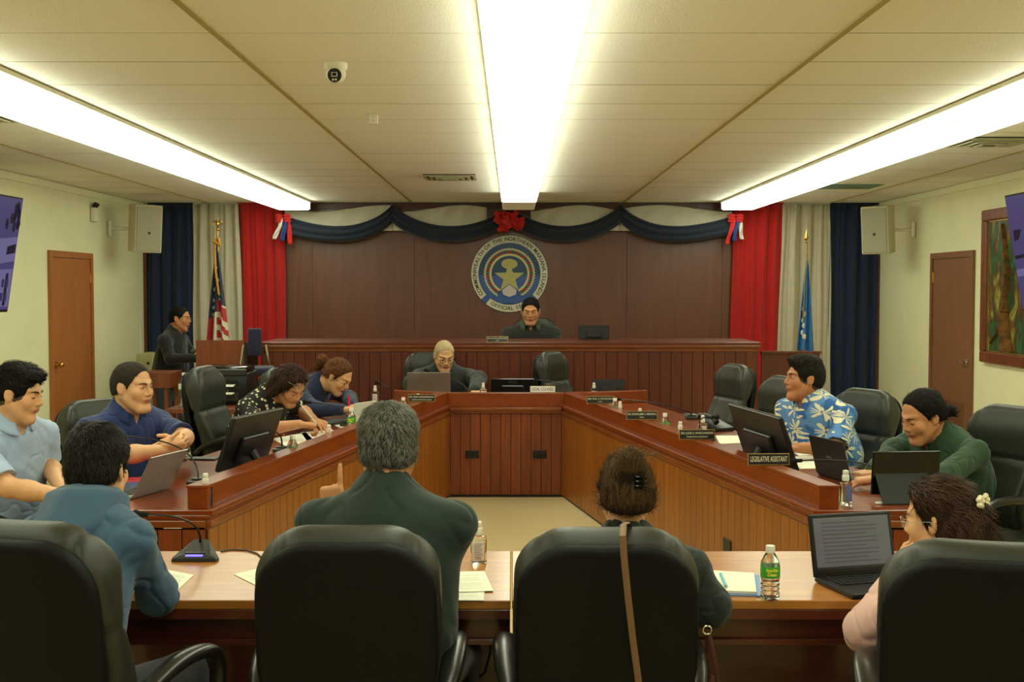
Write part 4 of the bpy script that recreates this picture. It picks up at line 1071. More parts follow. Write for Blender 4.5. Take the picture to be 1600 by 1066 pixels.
# 9 grey-haired man from behind, raised finger
person('grey-haired person in dark green shirt seen from behind, raising a forefinger', P(607, 702, 3.5), 92, 84, pitch=6, s=1.0, sk=sk_b, wide=1.06, nb=(.045, .115), shw=.20, W=(.205, .14), pelvis=V((-.36, 3.42, .56)), neck=.058, lean=.1,
       armL=dict(e=P(500, 880, 3.62), w=P(523, 806, 3.86), d=(-.12, .05, 1), n=(.25, .95, 0), t=(1, -.2, .1), hk=dict(curl=(3, 88, 92, 95), tcurl=20, tout=.9)),
       armR=dict(e=P(683, 880, 3.56), w=P(640, 880, 3.95), d=(-.5, .8, 0)), shirt=f_dkgreen, sleeve='long', sleeve_r=.010, coll=dict(gap=24, h=.036, fl=.03, flare=.012), style='thick', hair=h_gray,
       strand=dict(n=9000, ln=.028, lift=.16, w=.0006), seed=13, h=.0055, hh=.004, cloth_kw=dict(wr=.004, wf=24))
# 10 woman with a bun from behind
r10 = person('person with brown clipped-up hair and dark coat seen from behind', P(978, 772, 3.58), 92, 86, pitch=2, s=.97, sk=sk_a, wide=1.0, female=True, nb=(.035, .125), shw=.18, W=(.165, .12), pelvis=V((.34, 3.40, .56)), neck=.048,
       armR=dict(e=P(1106, 948, 3.50), w=P(1075, 905, 3.9), d=(-.2, .9, 0)), armL=dict(e=P(860, 940, 3.5), w=P(900, 900, 3.9), d=(.2, .9, 0)), shirt=f_coat, sleeve='long', sleeve_r=.022, style='bun', hair=h_bun,
       strand=dict(n=7000, ln=.05, lift=.05, w=.0006, crown=(0, -.11, -.3), comb=(0, -.1, 1)), seed=17, h=.0055, hh=.0045, cloth_kw=dict(name='coat'))
Hd, off = r10[1], r10[7]
m = MB()
for k in range(3): m.rbox((0, 0, 0), (.036, .010, .012), .004, M=Matrix.Translation(Hd(.028, -.128+.004*k, .065-.014*k)) @ Hd.R.to_4x4())
m.build('hair_claw', m_blackgl, r10[0], True, off=off)
rr_ = random.Random(5); m = MB()
for k in range(60):
    a = rr_.uniform(0, 6.28); b0 = Hd(.03*math.cos(a), -.08+.03*math.sin(a), .118); t1 = Hd(.06*math.cos(a)+rr_.uniform(-.01, .03), -.085+.05*math.sin(a), .125+rr_.uniform(.0, .025)); t2 = Hd(.09*math.cos(a)+rr_.uniform(-.02, .04), -.09+.06*math.sin(a), .12+rr_.uniform(-.03, .03))
    m.tube([b0, t1, t2], [.0008, .0006, .0003], 3)
m.build('loose_hair', h_bun, r10[0], True, off=off)
for q in (-1, 1):
    m = MB(); c = Hd(q*.083, .0, -.036); m.tube([c, c-Zv*.012+V((q*.004, 0, 0)), c-Zv*.026, c-Zv*.012-V((q*.004, 0, 0))], .0012, 5, close=True); m.build('earring', m_brass, r10[0], True, off=off)
# 13 woman in pink
r13 = person('person in pink blouse with pale flower hair clip, chin resting on hand', P(1470, 812, 3.48), 140, 112, pitch=10, s=1.0, sk=sk_a, wide=1.02, female=True, nb=(.04, .125), shw=.165, W=(.16, .115), pelvis=V((1.42, 3.22, .56)), neck=.048,
       armL=dict(e=P(1352, 985, 3.46), w=P(1398, 918, 3.50), d=(.12, .15, 1), n=(.9, -.3, 0), t=(.3, .8, 0), hk=dict(curl=(30, 30, 35, 40))), armR=dict(e=P(1560, 960, 3.5), w=P(1520, 900, 3.8), d=(-.3, .8, 0)),
       shirt=f_pink, sleeve='long', sleeve_r=.020, style='half', hair=h_brown, glasses=m_frame_clear, strand=dict(n=6000, ln=.06, lift=.03, w=.0006, crown=(0, .1, .13)), seed=19, h=.0055, hh=.0045, cloth_kw=dict(name='blouse'))
Hd, off = r13[1], r13[7]
m = MB(); m_clip = mat('clip_pearl', (240, 226, 190), rough=.3)
for q in (-1, 1):
    c0 = Hd(.0+q*.022, -.125-.004, .045)
    for k in range(5):
        a = 2*math.pi*k/5; c = c0+Hd.d(math.cos(a)*.012, 0, math.sin(a)*.012); m.sphere(c, .0085, 10, 6)
    m.sphere(c0, .006, 8, 6)
m.sphere(Hd(0, -.125, .045), (.01, .01, .008)); m.build('flower_clip', m_clip, r13[0], True, off=off)
# ================================================================ CURTAINS, FLAGS, SEAL, WALL FITTINGS
c_blue = fabric('curtain_navy', (18, 36, 70), bump=.1); c_white = fabric('curtain_cream', (196, 188, 166), bump=.1); c_red = fabric('curtain_red', (178, 18, 14), bump=.1)
def curtain(x0, x1, x0b, x1b, m, label, seed, yb=YB-.11, zt=2.665, zb=.06):
    X0, X1 = (x0-801)/F*yb, (x1-801)/F*yb; X0b, X1b = (x0b-801)/F*yb, (x1b-801)/F*yb
    r = root('curtain', label, 'curtain', ((X0+X1)/2, yb, zb)); rr = random.Random(seed)
    ph = [rr.uniform(0, 6.28) for _ in range(4)]; nf = max(3, round(abs(X1-X0)/.13))
    def fn(u, v):
        zz = zt+(zb-zt)*v; xx = (X0+(X1-X0)*u)*(1-v)+(X0b+(X1b-X0b)*u)*v
        a = u*nf*2*math.pi+ph[0]+.35*math.sin(v*3+ph[1]); amp = .022+.012*math.sin(u*7+ph[2])
        return (xx+.006*math.sin(v*9+u*11), yb+amp*math.sin(a)+.008*math.sin(2.3*a+ph[3]), zz)
    mb = MB(); mb.grid(fn, nf*14, 24); mb.build('drape', m, r, True, off=r.location, solid=.004, angle=80)
    mb = MB(); mb.cyl((X0, yb+.02, zt+.01), (X1, yb+.02, zt+.01), .012); mb.build('rod_pocket', m, r, True, off=r.location)
    return r
curtain(233, 305, 233, 303, c_blue, 'navy blue curtain at the far left of the back wall', 1)
curtain(304, 376, 302, 384, c_white, 'cream curtain behind the striped flag on the left', 2, YB-.13)
curtain(375, 446, 382, 448, c_red, 'red curtain left of the wood panelling', 3, YB-.15)
curtain(1146, 1224, 1141, 1216, c_red, 'red curtain right of the wood panelling', 4, YB-.15)
curtain(1221, 1297, 1212, 1300, c_white, 'cream curtain behind the blue flag on the right', 5, YB-.13)
curtain(1295, 1371, 1296, 1371, c_blue, 'navy blue curtain at the far right of the back wall', 6)
# ---- swags over the panelling
m_swag = fabric('swag_navy', (26, 36, 54), bump=.1); m_swagw = fabric('swag_white', (206, 200, 180), bump=.1)
peaks = [(446, 336), (615, 320), (797, 322), (970, 320), (1144, 338)]
YS = YB-.20
def pz(y, Y=YS): return CAMH-(y-451)/F*Y
def pxx(x, Y=YS): return (x-801)/F*Y
for i in range(4):
    (xa, ya), (xb, yb_) = peaks[i], peaks[i+1]; xm = (xa+xb)/2
    r = root('swag', ['navy fabric swag with cream backing, farthest left of the four', 'navy and cream fabric swag just left of the red rosette', 'navy and cream fabric swag just right of the red rosette', 'navy fabric swag with cream backing, farthest right of the four'][i], 'swag', (pxx(xm), YS, pz(378)), 0, 'swags across the top of the panelled wall')
    def fn(u, v, xa=xa, xb=xb, ya=ya, yb_=yb_):
        c = (4*u*(1-u))**.85; x = xa+(xb-xa)*u; yp = ya+(yb_-ya)*u
        top = yp+(354-yp)*c; bot = yp+28+(379-yp-28)*c; y = top+(bot-top)*v
        return (pxx(x), YS-.02-.035*math.sin(v*math.pi)*(.4+c)-.012*math.sin(v*math.pi*5+u*2), pz(y))
    mb = MB(); mb.grid(fn, 40, 24); mb.build('navy_drape', m_swag, r, True, off=r.location, solid=.004, angle=80)
    def fw(u, v, xa=xa, xb=xb, i=i):
        x = xa+(xb-xa)*(.06+.88*u) if i in (1, 2) and 0 else xa+(xb-xa)*u
        if i == 1: x = xa+(762-xa)*u
        if i == 2: x = 830+(xb-830)*u
        e = 326+5*math.sin(u*5+i); b_ = 361
        if i == 0: b_ = 345+16*min(1, u*2.2)
        if i == 3: b_ = 345+16*min(1, (1-u)*2.2)
        y = e+(b_-e)*v
        return (pxx(x), YS+.03+.008*math.sin(u*30+v*4), pz(y))
    mb = MB(); mb.grid(fw, 50, 10); mb.build('cream_backing', m_swagw, r, True, off=r.location, solid=.003, angle=80)
m_redrib = fabric('ribbon_red', (206, 30, 24), bump=.1); m_bluerib = fabric('ribbon_blue', (30, 60, 140)); m_whiterib = fabric('ribbon_white', (220, 216, 204))
c = V((pxx(796), YS-.09, pz(347))); r = root('rosette', 'red ribbon rosette above the round seal', 'rosette', c)
rr = random.Random(2); mb = MB()
for k in range(64):
    a = rr.uniform(0, 6.28); el = rr.uniform(.0, 1.3); L = rr.uniform(.12, .21); d = V((math.cos(a)*math.cos(el), -math.sin(el), math.sin(a)*math.cos(el)*.75)); w = d.cross(V((0, 1, .3))).normalized()*.028
    n = d.cross(w).normalized()*.04
    pts = [d*0, d*L*.5+n, d*L, d*L*.6-n*.8, d*.01]
    def fr_(u, v, pts=pts, w=w):
        k_ = u*4; i_ = min(int(k_), 3); t = k_-i_; return pts[i_]*(1-t)+pts[i_+1]*t+w*(v-.5)*2*(.3+.7*math.sin(math.pi*u))
    mb.grid(fr_, 10, 2)
mb.build('ribbon_loops', m_redrib, r, True, solid=.002, angle=80)
def sidebow(px, label, flip):
    c = V((pxx(px), YS-.08, pz(345))); r = root('ribbon_bow', label, 'ribbon', c)
    for m_, dx, ln, dz in ((m_redrib, .03*flip, .30, 0), (m_whiterib, -.03*flip, .24, .01), (m_bluerib, .0, .26, 0)):
        mb = MB(); mb.grid(lambda u, v, dx=dx, ln=ln: (dx*(1+2*v)+(u-.5)*.055*(1-.2*v)+.012*math.sin(v*5), .0+.02*math.sin(v*6+u*4)+dx*.4, .02-ln*v), 6, 14); mb.build('ribbon_tail', m_, r, True, solid=.002, angle=80)
    mb = MB()
    for q in (-1, 1):
        for k in range(3): mb.sphere((q*.045, -.01*k, .02+.03*(k-1)), (.045, .02, .022), 12, 8)
    mb.build('ribbon_knot', m_redrib, r, True)
sidebow(447, 'red, white and blue ribbon bow at the left end of the swags', 1)
sidebow(1147, 'red, white and blue ribbon bow at the right end of the swags', -1)
# ---- the round seal
YSE = YB-.045; c = P(796, 428, YSE); RS = .452
r = root('wall_seal', 'round official seal with gold star on the panelled back wall', 'seal', (c.x, YSE, c.z))
def ringpoly(r0, r1, a0, a1, n=60): return [(r1*math.cos(a0+(a1-a0)*i/n), r1*math.sin(a0+(a1-a0)*i/n)) for i in range(n+1)]+[(r0*math.cos(a1-(a1-a0)*i/n), r0*math.sin(a1-(a1-a0)*i/n)) for i in range(n+1)]
RX = Matrix.Rotation(math.pi/2, 4, 'X')     # xy plane -> facing the room
def disc(name, r1, y, m, par, n=72):
    mb = MB(); mb.lathe([(r1, 0), (r1, .006)], n, M=Matrix.Translation((0, -y, 0)) @ RX); return mb.build(name, m, par)
s_blue = mat('seal_blue', (58, 92, 160), rough=.35); s_cream = mat('seal_cream', (216, 212, 188), rough=.4); s_star = mat('seal_star', (186, 180, 112), rough=.4); s_stone = mat('seal_stone', (206, 196, 200), rough=.4)
s_dark = mat('seal_rim', (40, 52, 60), rough=.4); s_txt = mat('seal_letters', (52, 48, 40), rough=.5); s_yel = mat('seal_flower', (216, 212, 160), rough=.5); s_red = mat('seal_red', (176, 62, 48), rough=.5); s_blue2 = mat('seal_blue_deep', (30, 66, 104), rough=.35); s_grn = mat('seal_green', (70, 110, 96), rough=.5)
disc('rim', RS, 0, s_dark, r); disc('blue_field', RS*.985, .007, s_blue, r)
def ringmesh(name, r0, r1, a0, a1, y, m, n=64):
    mb = MB(); mb.grid(lambda u, v: ((r0+(r1-r0)*v)*math.cos(a0+(a1-a0)*u), -y, (r0+(r1-r0)*v)*math.sin(a0+(a1-a0)*u)), n, 1); return mb.build(name, m, r, solid=.003)
ringmesh('name_band', RS*.80, RS*.985, R(222), R(-42), .0165, s_cream)
ringmesh('lower_band', RS*.80, RS*.985, R(232), R(308), .0165, s_cream, 30)
disc('inner_field', RS*.79, .0145, s_blue2, r)
mb = MB(); mb.grid(lambda u, v: (RS*.79*math.sin((u-.5)*1)*0+(-math.sqrt(max(0, 1-((-.05-.92*v))**2))+2*math.sqrt(max(0, 1-((-.05-.92*v))**2))*u)*RS*.78, -.0225, (-.05-.92*v)*RS*.78), 12, 16); mb.build('lower_reflection', s_blue, r, solid=.002)  # lighter lower half: a reflection on the seal, put into the colour
def ringtext(txt, rad, a0, a1, size, flip=False, name='lettering'):
    mb = MB(); L = len(txt)
    wd = {'I': .5, ' ': .55, 'M': 1.25, 'W': 1.35, 'N': 1.05, 'O': 1.1}
    ws = [wd.get(ch, .95) for ch in txt]; tot = sum(ws); acc = 0
    for ch, w_ in zip(txt, ws):
        t = (acc+w_/2)/tot; acc += w_
        if ch == ' ': continue
        a = a0+(a1-a0)*t; vs, fs = text_geo(ch, size, .0008, .001)
        ro = a-math.pi/2 if not flip else a+math.pi/2
        mb.add(vs, fs, 0, Matrix.Translation((rad*math.cos(a), -.0195, rad*math.sin(a))) @ Matrix.Rotation(-ro, 4, 'Y') @ RX)
    return mb.build(name, s_txt, r)
ringtext('COMMONWEALTH OF THE NORTHERN MARIANA ISLANDS', RS*.892, R(218), R(-38), .062)
ringtext('OFFICIAL SEAL', RS*.892, R(238), R(302), .062, True)
mb = MB(); rs = RS*.40; pts = []
for k in range(10):
    a = math.pi/2+k*math.pi/5; q = rs if k % 2 == 0 else rs*.40; pts.append((q*math.cos(a), q*math.sin(a)))
pts = [(0, 0)]+pts; vs = [(x, y-.045, .006) for x, y in pts]+[(x, y-.045, 0) for x, y in pts]
mb.add(vs, [(0, i, i % 10+1) for i in range(1, 11)]+[(i, 11+i, 11+i % 10+1, i % 10+1) for i in range(1, 11)], 0, Matrix.Translation((0, -.027, 0)) @ RX); mb.build('star', s_star, r)
mb = MB(); mb.prism([(-.085, -.19), (-.075, -.24), (0, -.27), (.075, -.24), (.085, -.19), (.0, -.125)], 0, .01, M=Matrix.Translation((0, -.036, 0)) @ RX); mb.build('stone', s_stone, r)
mb = MB(); mb.sphere((0, -.026, .115), (.095, .005, .060), 20, 10); mb.build('stone_cap', s_grn if 0 else s_star, r, True)
mb = MB(); mr = MB()
for k in range(46):
    a = R(-58+296*k/45); 
    if abs(math.degrees(a)-90) < 0: continue
    for q, rad in ((1, .63), (-1, .49)):
        cx, cz = RS*rad*math.cos(a), RS*rad*math.sin(a)
        mb.sphere((0, 0, 0), (.024, .006, .0105), 8, 5, 0, Matrix.Translation((cx, -.027, cz)) @ Matrix.Rotation(-(a+math.pi/2-q*.6), 4, 'Y'))
    mr.sphere((0, 0, 0), (.020, .004, .013), 8, 5, 0 if k % 3 else 1, Matrix.Translation((RS*.55*math.cos(a), -.028, RS*.55*math.sin(a))) @ Matrix.Rotation(-a, 4, 'Y'))
mb.build('wreath', s_yel, r, True); mr.build('wreath_band', [s_red, s_grn], r, True)
# ---- flags
f_red = fabric('flag_red', (176, 24, 36), bump=.05); f_wht = fabric('flag_white', (216, 206, 180), bump=.05); f_nvy = fabric('flag_navy', (24, 32, 66), bump=.05); f_sky = fabric('flag_blue', (44, 120, 186), bump=.05)
m_fringe = mat('gold_fringe', (196, 140, 44), rough=.6)
def flag(px, py_top, py_bot, xl, xr, Yf, label, us):
    p = P(px, py_top, Yf); r = root('flag', label, 'flag', (p.x, Yf, 0))
    m = MB(); m.cyl((0, 0, .03), (0, 0, p.z-.02), .012); m.build('pole', m_brass if us else m_gold, r, True)
    m = MB(); m.lathe([(.16, 0), (.16, .02), (.12, .035), (.03, .06), (.02, .09), (.0, .09)], 24); m.build('stand', m_brass, r, True)
    ztop = P(px, py_top+(24 if us else 22), Yf).z; zbot = .92
    wl = (px-xl)/F*Yf; wr = (xr-px)/F*Yf; zb_ = P(px, py_bot, Yf).z
    def fn(u, v):
        z = ztop+(zbot-ztop)*v; k = min(1.12, ((ztop-z)/(ztop-zb_)))**.75
        x = (-wl+(wl+wr)*u)*k*.97+(.5-u)*.01
        return (x, -.035-.035*math.sin(u*math.pi*5+v*2)*(.3+k)-.02*math.sin(u*3), z-.05*k*math.cos(u*6))
    def mf(u, v):
        if not us: return 0
        if v < .56+.10*(u < .5)*1.0: return 2
        if u < .5: return 0 if (u+.25*(v-.6)) < .22 else (1 if (u+.12*(v-.6)) < .46 else 0)
        return int((v-.56)*16) % 2*1 if (int((v-.56+.12*u)*15) % 2) == 0 else (0 if u < .99 else 1)
    def mf2(u, v):
        if v < .52+.10*(u < .5): return 2
        if u < .48: return 0 if u < .22+.12*(v-.5) else 1
        return int((v-.5-.10*u)*17) % 2
    m = MB(); m.grid(fn, 40, 60, 0, (mf2 if us else None)); cl = m.build('cloth', [f_red, f_wht, f_nvy] if us else [f_sky], r, True, solid=.003, angle=80)
    if us:
        ms = MB()
        for u, v in ((.25, .28), (.6, .33), (.3, .40), (.55, .41), (.2, .48), (.7, .45), (.32, .56), (.62, .50), (.4, .22), (.2, .60)):
            q = V(fn(u, v)); pts = []
            for k in range(10):
                a = math.pi/2+k*math.pi/5; rr_ = .026 if k % 2 == 0 else .011; pts.append((rr_*math.cos(a), rr_*math.sin(a)))
            ms.add([(x, y, 0) for x, y in [(0, 0)]+pts], [(0, i, i % 10+1) for i in range(1, 11)], 0, Matrix.Translation(q+V((0, -.012, 0))) @ RX)
        ms.build('star_field', f_wht, cl, solid=.002)
        m = MB(); m.tube([(0, -.03, ztop+.05), (-.02, -.06, ztop), (-.005, -.09, ztop-.3), (.03, -.1, ztop-.55)], .012, 8); m.tube([(.02, -.05, ztop+.06), (.04, -.06, ztop-.02), (-.03, -.06, ztop+.03)], .022, 8); m.build('tassel_cord', m_fringe, r, True)
        m = MB(); m.sphere((0, 0, p.z-.01), .02); 
        m.sphere((0, -.005, p.z+.045), (.018, .016, .035)); m.sphere((0, -.02, p.z+.085), .012)
        for q in (-1, 1): m.tube([(0, 0, p.z+.05), (q*.035, 0, p.z+.085), (q*.05, 0, p.z+.06), (q*.045, 0, p.z+.03)], [.012, .012, .009, .004], 6)
        m.build('eagle_finial', m_brass, r, True)
    else:
        m = MB(); m.lathe([(.012, 0), (.018, .02), (.008, .03), (.024, .06), (.0, .16)], 4, 0, Matrix.Translation((0, 0, p.z-.03))); m.build('spear_finial', m_brass, r)
        m = MB(); m.tube([(0, -.06, ztop), (-.03, -.075, ztop-.3), (-.05, -.09, ztop-.7)], .008, 6); m.build('cord', m_gold, r, True)
        m = MB()
        for k, (u, v) in enumerate(((.3, .52), (.36, .58), (.3, .63), (.34, .69), (.30, .75), (.36, .80))):
            q = V(fn(u, v)); m.sphere((q.x, q.y-.01, q.z), (.022, .006, .03), 10, 6)
        m.build('emblem', s_cream, cl, True)
        m = MB(); q = V(fn(.08, .93)); m.sphere((q.x, q.y-.01, q.z), (.04, .012, .07), 10, 6); m.build('fringe_corner', m_fringe, cl, True)
flag(340, 357, 530, 322, 358, 13.2, 'striped flag with white stars furled on a pole with gold eagle', True)
flag(1260, 377, 548, 1242, 1275, 13.2, 'plain blue flag furled on a spear-tipped pole', False)
# ---- loudspeakers
m_spk = mat('speaker_case', (206, 200, 172), rough=.5); m_grille = mat('speaker_grille', (168, 162, 136), rough=.6, bump=.3, bscale=900)
def speaker(px, py, Y, yaw, tiltd, label, side):
    c = P(px, py, Y); r = root('loudspeaker', label, 'loudspeaker', c, R(yaw))
    # local: front faces -y
    T = Matrix.Rotation(R(tiltd), 4, 'X'); W_, H_, D_ = .30, .50, .25
    m = MB(); a = [(-W_/2, -D_/2), (W_/2, -D_/2), (W_/2*.8, D_/2), (-W_/2*.8, D_/2)]
    m.prism(a, -H_/2, H_/2, 0, T); m.build('cabinet', m_spk, r, bevel=.012)
    m = MB(); m.rbox((0, -D_/2-.004, 0), (W_-.03, .012, H_-.03), .005, M=T); g = m.build('grille', m_grille, r)
    m = MB(); m.rbox((0, -D_/2-.0115, -.04), (.026, .003, .026), .001, M=T); m.build('badge', m_black, r)
    m = MB(); w_ = (XL-c.x if side < 0 else XR-c.x); Ri = Matrix.Rotation(-R(yaw), 4, 'Z')
    b = Ri @ V((w_-side*.01, 0, 0)); a_ = V((0, D_*.3, 0))
    m.cyl(a_, b, .018); q = Ri @ V((w_-side*.012, 0, 0)); m.rbox(q, (.12, .03, .16) if 0 else (.03, .1, .16), .004, M=None); m.build('wall_bracket', m_white, r, True)
speaker(225, 357, 12.9, 40, 6, 'cream loudspeaker mounted high on the left wall', -1)
speaker(1374, 359, 12.9, -40, 6, 'cream loudspeaker mounted high on the right wall', 1)
# ---- TVs
def tv(side, label, shapes):
    e_s = lambda n, c_, s_: mat(n, (8, 8, 10), rough=.3, emit=c_, estr=s_)
    if side < 0: t0, b0 = P(38, 310, 9.9), P(13, 488, 9.9)
    else: t0, b0 = P(1568, 306, 9.9), P(1597, 487, 9.9)
    up = (t0-b0); Hh = up.length; up.normalize(); along = V((0, -1, 0)); nrm = V((-side*1.0, 0, 0)); nrm = (nrm-up*nrm.dot(up)).normalized()
    r = root('television', label, 'television', (b0.x, 9.1, b0.z))
    W_ = 1.62
    M_ = Matrix(((along.x, up.x, nrm.x, b0.x), (along.y, up.y, nrm.y, b0.y), (along.z, up.z, nrm.z, b0.z), (0, 0, 0, 1)))
    m = MB(); m.rbox((W_/2, Hh/2, -.03), (W_, Hh, .05), .008, M=M_); m.build('casing', m_black, r, off=r.location)
    m = MB(); m.bbox((.014, .022, -.006), (W_-.014, Hh-.014, -.002), M=M_); sc = m.build('screen', e_s('tv_lavender', (82, 78, 134), .55), r, off=r.location)
    m = MB()
    for k, (nm, col, polys) in enumerate(shapes):
        for pl in polys: m.prism([(x*W_, y*Hh) for x, y in pl], -.002+.0006*k, -.0014+.0006*k, k, M_)
    sp_ = m.build('screen_picture', [e_s(nm, col, .55) for nm, col, _ in shapes], sc, off=r.location)
    m = MB(); m.cyl(M_ @ V((W_/2, Hh*.5, -.05)), V((XL if side < 0 else XR, 9.9-W_/2, (M_ @ V((W_/2, Hh*.5, 0))).z)), .03); m.build('wall_mount', m_black, r, True, off=r.location)
rr = random.Random(8)
fol = [[(x+.02*math.cos(a_), y+.05*math.sin(a_)) for a_ in (0, 1.05, 2.1, 3.1, 4.2, 5.2)] for x, y in [(rr.uniform(.02, .16), rr.uniform(.72, .92)) for _ in range(14)]]
wins = [[(x, y), (x+.03, y), (x+.03, y+.07), (x, y+.07)] for x in (.05, .10, .16, .22) for y in (.10, .22)]
tv(-1, 'large television tilted off the left wall showing a building',
   [('tv_pale', (128, 124, 176), [[(.0+.01, .45), (.3, .40), (.3, .62), (.01, .66)], [(.02, .05), (.34, .05), (.34, .36), (.02, .38)]]), ('tv_dark', (22, 22, 52), fol+[[(.02, .52), (.12, .50), (.12, .57), (.02, .60)], [(.06, .06), (.09, .06), (.09, .34), (.06, .34)]]), ('tv_mid', (58, 54, 104), wins)])
tv(1, 'large television tilted off the right wall, edge in view',
   [('tv_pale', (128, 124, 176), [[(.0+.01, .30), (.3, .34), (.3, .40), (.01, .36)]]), ('tv_dark', (22, 22, 52), [[(.04, .60), (.10, .62), (.14, .70), (.05, .70)], [(.02, .45), (.2, .47), (.2, .50), (.02, .48)]])])
# ---- painting
m_canvas_ = None
def painting():
    m, nt, b = _base('canvas'); N = nt.nodes.new; L = nt.links.new
    tc = N('ShaderNodeTexCoord'); mp = N('ShaderNodeMapping'); mp.inputs['Scale'].default_value = (1, 2.4, 1.1); L(tc.outputs['Object'], mp.inputs[0])
    n = N('ShaderNodeTexNoise'); n.inputs['Scale'].default_value = 2.3; n.inputs['Detail'].default_value = 6; n.inputs['Distortion'].default_value = 1.4; L(mp.outputs[0], n.inputs[0])
    r_ = N('ShaderNodeValToRGB'); e = r_.color_ramp.elements; e[0].position = .3; e[0].color = (*lin((24, 36, 18)), 1); e[1].position = .42; e[1].color = (*lin((34, 108, 66)), 1)
    for p_, c_ in ((.50, (44, 52, 30)), (.58, (112, 76, 34)), (.66, (150, 150, 66)), (.75, (60, 66, 34))):
        x = r_.color_ramp.elements.new(p_); x.color = (*lin(c_), 1)
    L(n.outputs['Fac'], r_.inputs[0]); L(r_.outputs[0], b.inputs['Base Color']); b.inputs['Roughness'].default_value = .35
    bp = N('ShaderNodeBump'); bp.inputs['Strength'].default_value = .5; bp.inputs['Distance'].default_value = .01; L(n.outputs['Fac'], bp.inputs['Height']); L(bp.outputs[0], b.inputs['Normal'])
    y1, y0 = 10.98, 9.2; z0, z1 = 1.03, 2.39; X = XR
    r = root('painting', 'dark jungle painting in a wide wooden frame on the right wall', 'painting', (X-.03, (y0+y1)/2, z0))
    fr = MB()
    for lo_, hi_ in (((X-.05, y0, z0), (X, y1, z0+.10)), ((X-.05, y0, z1-.10), (X, y1, z1)), ((X-.05, y0, z0+.10), (X, y0+.12, z1-.10)), ((X-.05, y1-.12, z0+.10), (X, y1, z1-.10))): fr.bbox(lo_, hi_)
    fr.build('frame', wood('frame_wood', (92, 44, 20), (126, 66, 32), rough=.4, coat=.2), r, off=r.location, bevel=.012)
    m2 = MB(); m2.bbox((X-.02, y0+.12, z0+.10), (X-.005, y1-.12, z1-.10)); m2.build('canvas', m, r, off=r.location)
    lz = MB()
    for (a_, b_) in ((.10, .0), ): 
        for lo_, hi_ in (((X-.03, y0+.115, z0+.095), (X-.018, y1-.115, z0+.11)), ((X-.03, y0+.115, z1-.11), (X-.018, y1-.115, z1-.095)), ((X-.03, y1-.13, z0+.10), (X-.018, y1-.115, z1-.10))): lz.bbox(lo_, hi_)
    lz.build('inner_lip', m_gold, r, off=r.location)
    tr = MB(); tr.tube([(X-.024, 10.3, 1.15), (X-.024, 10.45, 1.5), (X-.024, 10.38, 1.85), (X-.024, 10.55, 2.25)], [.12, .07, .05, .02], 8, flat=.1); 
    tr.tube([(X-.024, 10.42, 1.5), (X-.024, 10.6, 1.3), (X-.024, 10.8, 1.2)], [.06, .03, .01], 8, flat=.1)
    tr.build('painted_tree', mat('paint_bark', (120, 84, 40), rough=.4, noise=.7, nscale=14), r, True, off=r.location)
painting()
# ---- small wall things
c = PX(146, 331, XL+.02); r = root('wall_sensor', 'small cream emergency sensor box high on the left wall', 'sensor', (XL, c.y, c.z))
m = MB(); m.rbox((.03, 0, -.03), (.05, .10, .14), .01); m.build('box', m_white, r)
for q in (-1, 1):
    m = MB(); m.cyl((.03, q*.03, .05), (.06, q*.032, .085), .02); m.build('lamp_head', m_black, r, True)
c = P(229, 494, 14.0); r = root('wall_switch', 'white wall switch with thin conduit beside the left curtain', 'switch', (XL, 14.0, c.z))
m = MB(); m.rbox((.012, 0, 0), (.02, .075, .12), .004); m.build('plate', m_white, r); m = MB(); m.rbox((.024, 0, 0), (.008, .02, .04), .002); m.build('toggle', m_cream, r)
m = MB(); m.bbox((.0, -.012, -.9), (.014, .012, -.06)); m.build('conduit', m_white, r)
a, b = P(213, 553, 12.9), P(237, 553, 12.9); r = root('metal_cabinet', 'narrow cream metal cabinet by the left wall below the curtain', 'cabinet', ((a.x+b.x)/2, 13.1, 0))
m_cab = mat('cabinet_enamel', (176, 172, 128), rough=.45); w_ = b.x-a.x
m = MB(); m.rbox((0, 0, a.z/2), (w_, .4, a.z), .006); m.build('body', m_cab, r)
m = MB(); m.rbox((0, -.206, a.z/2), (w_-.03, .012, a.z-.04), .004); d_ = m.build('door', m_cab, r); m = MB(); m.cyl((w_*.3, -.21, a.z*.9), (w_*.3, -.225, a.z*.9), .014); m.cyl((w_*.3, -.21, a.z*.8), (w_*.3, -.225, a.z*.8), .01); m.build('lock', m_black, d_, True)
# ---- ceiling things
c = V(((528-801)/F*5.42, 5.42, CEIL-.006)); r = root('security_camera', 'white dome security camera on the ceiling left of the middle lights', 'camera', c)
m = MB(); m.lathe([(.052, 0), (.052, -.018), (.046, -.03), (.0, -.03)], 28); m.build('mount', m_white, r, True)
m = MB(); m.sphere((0, 0, -.045), .045, 24, 14); m.build('housing', m_white, r, True)
m = MB(); m.lathe([(.031, .0), (.030, .006), (.0, .010)], 24, 0, Matrix.Translation((0, -.037, -.058)) @ Matrix.Rotation(R(100), 4, 'X')); ln = m.build('lens_face', m_black, r, True)
m = MB(); m.rbox((0, -.046, -.056), (.026, .003, .020), .004, M=None); ln2 = m.build('lens_frame', m_white, ln); m = MB(); m.rbox((0, -.048, -.056), (.020, .003, .014), .003); m.build('lens', m_blackgl, ln)
for q in (-1, 1):
    m = MB(); m.sphere((q*.006, -.043, -.078), .005); m.build('infrared_light', m_white, ln, True)
c = V(((586-801)/F*6.98, 6.98, CEIL-.006)); r = root('ceiling_sensor', 'small white hanging sensor box behind the security camera', 'sensor', c)
m = MB(); m.rbox((0, 0, -.03), (.05, .03, .058), .004); m.build('box', m_white, r)
m = MB(); m.rbox((0, 0, -.002), (.07, .04, .005), .001); m.build('mount_plate', m_cream, r)
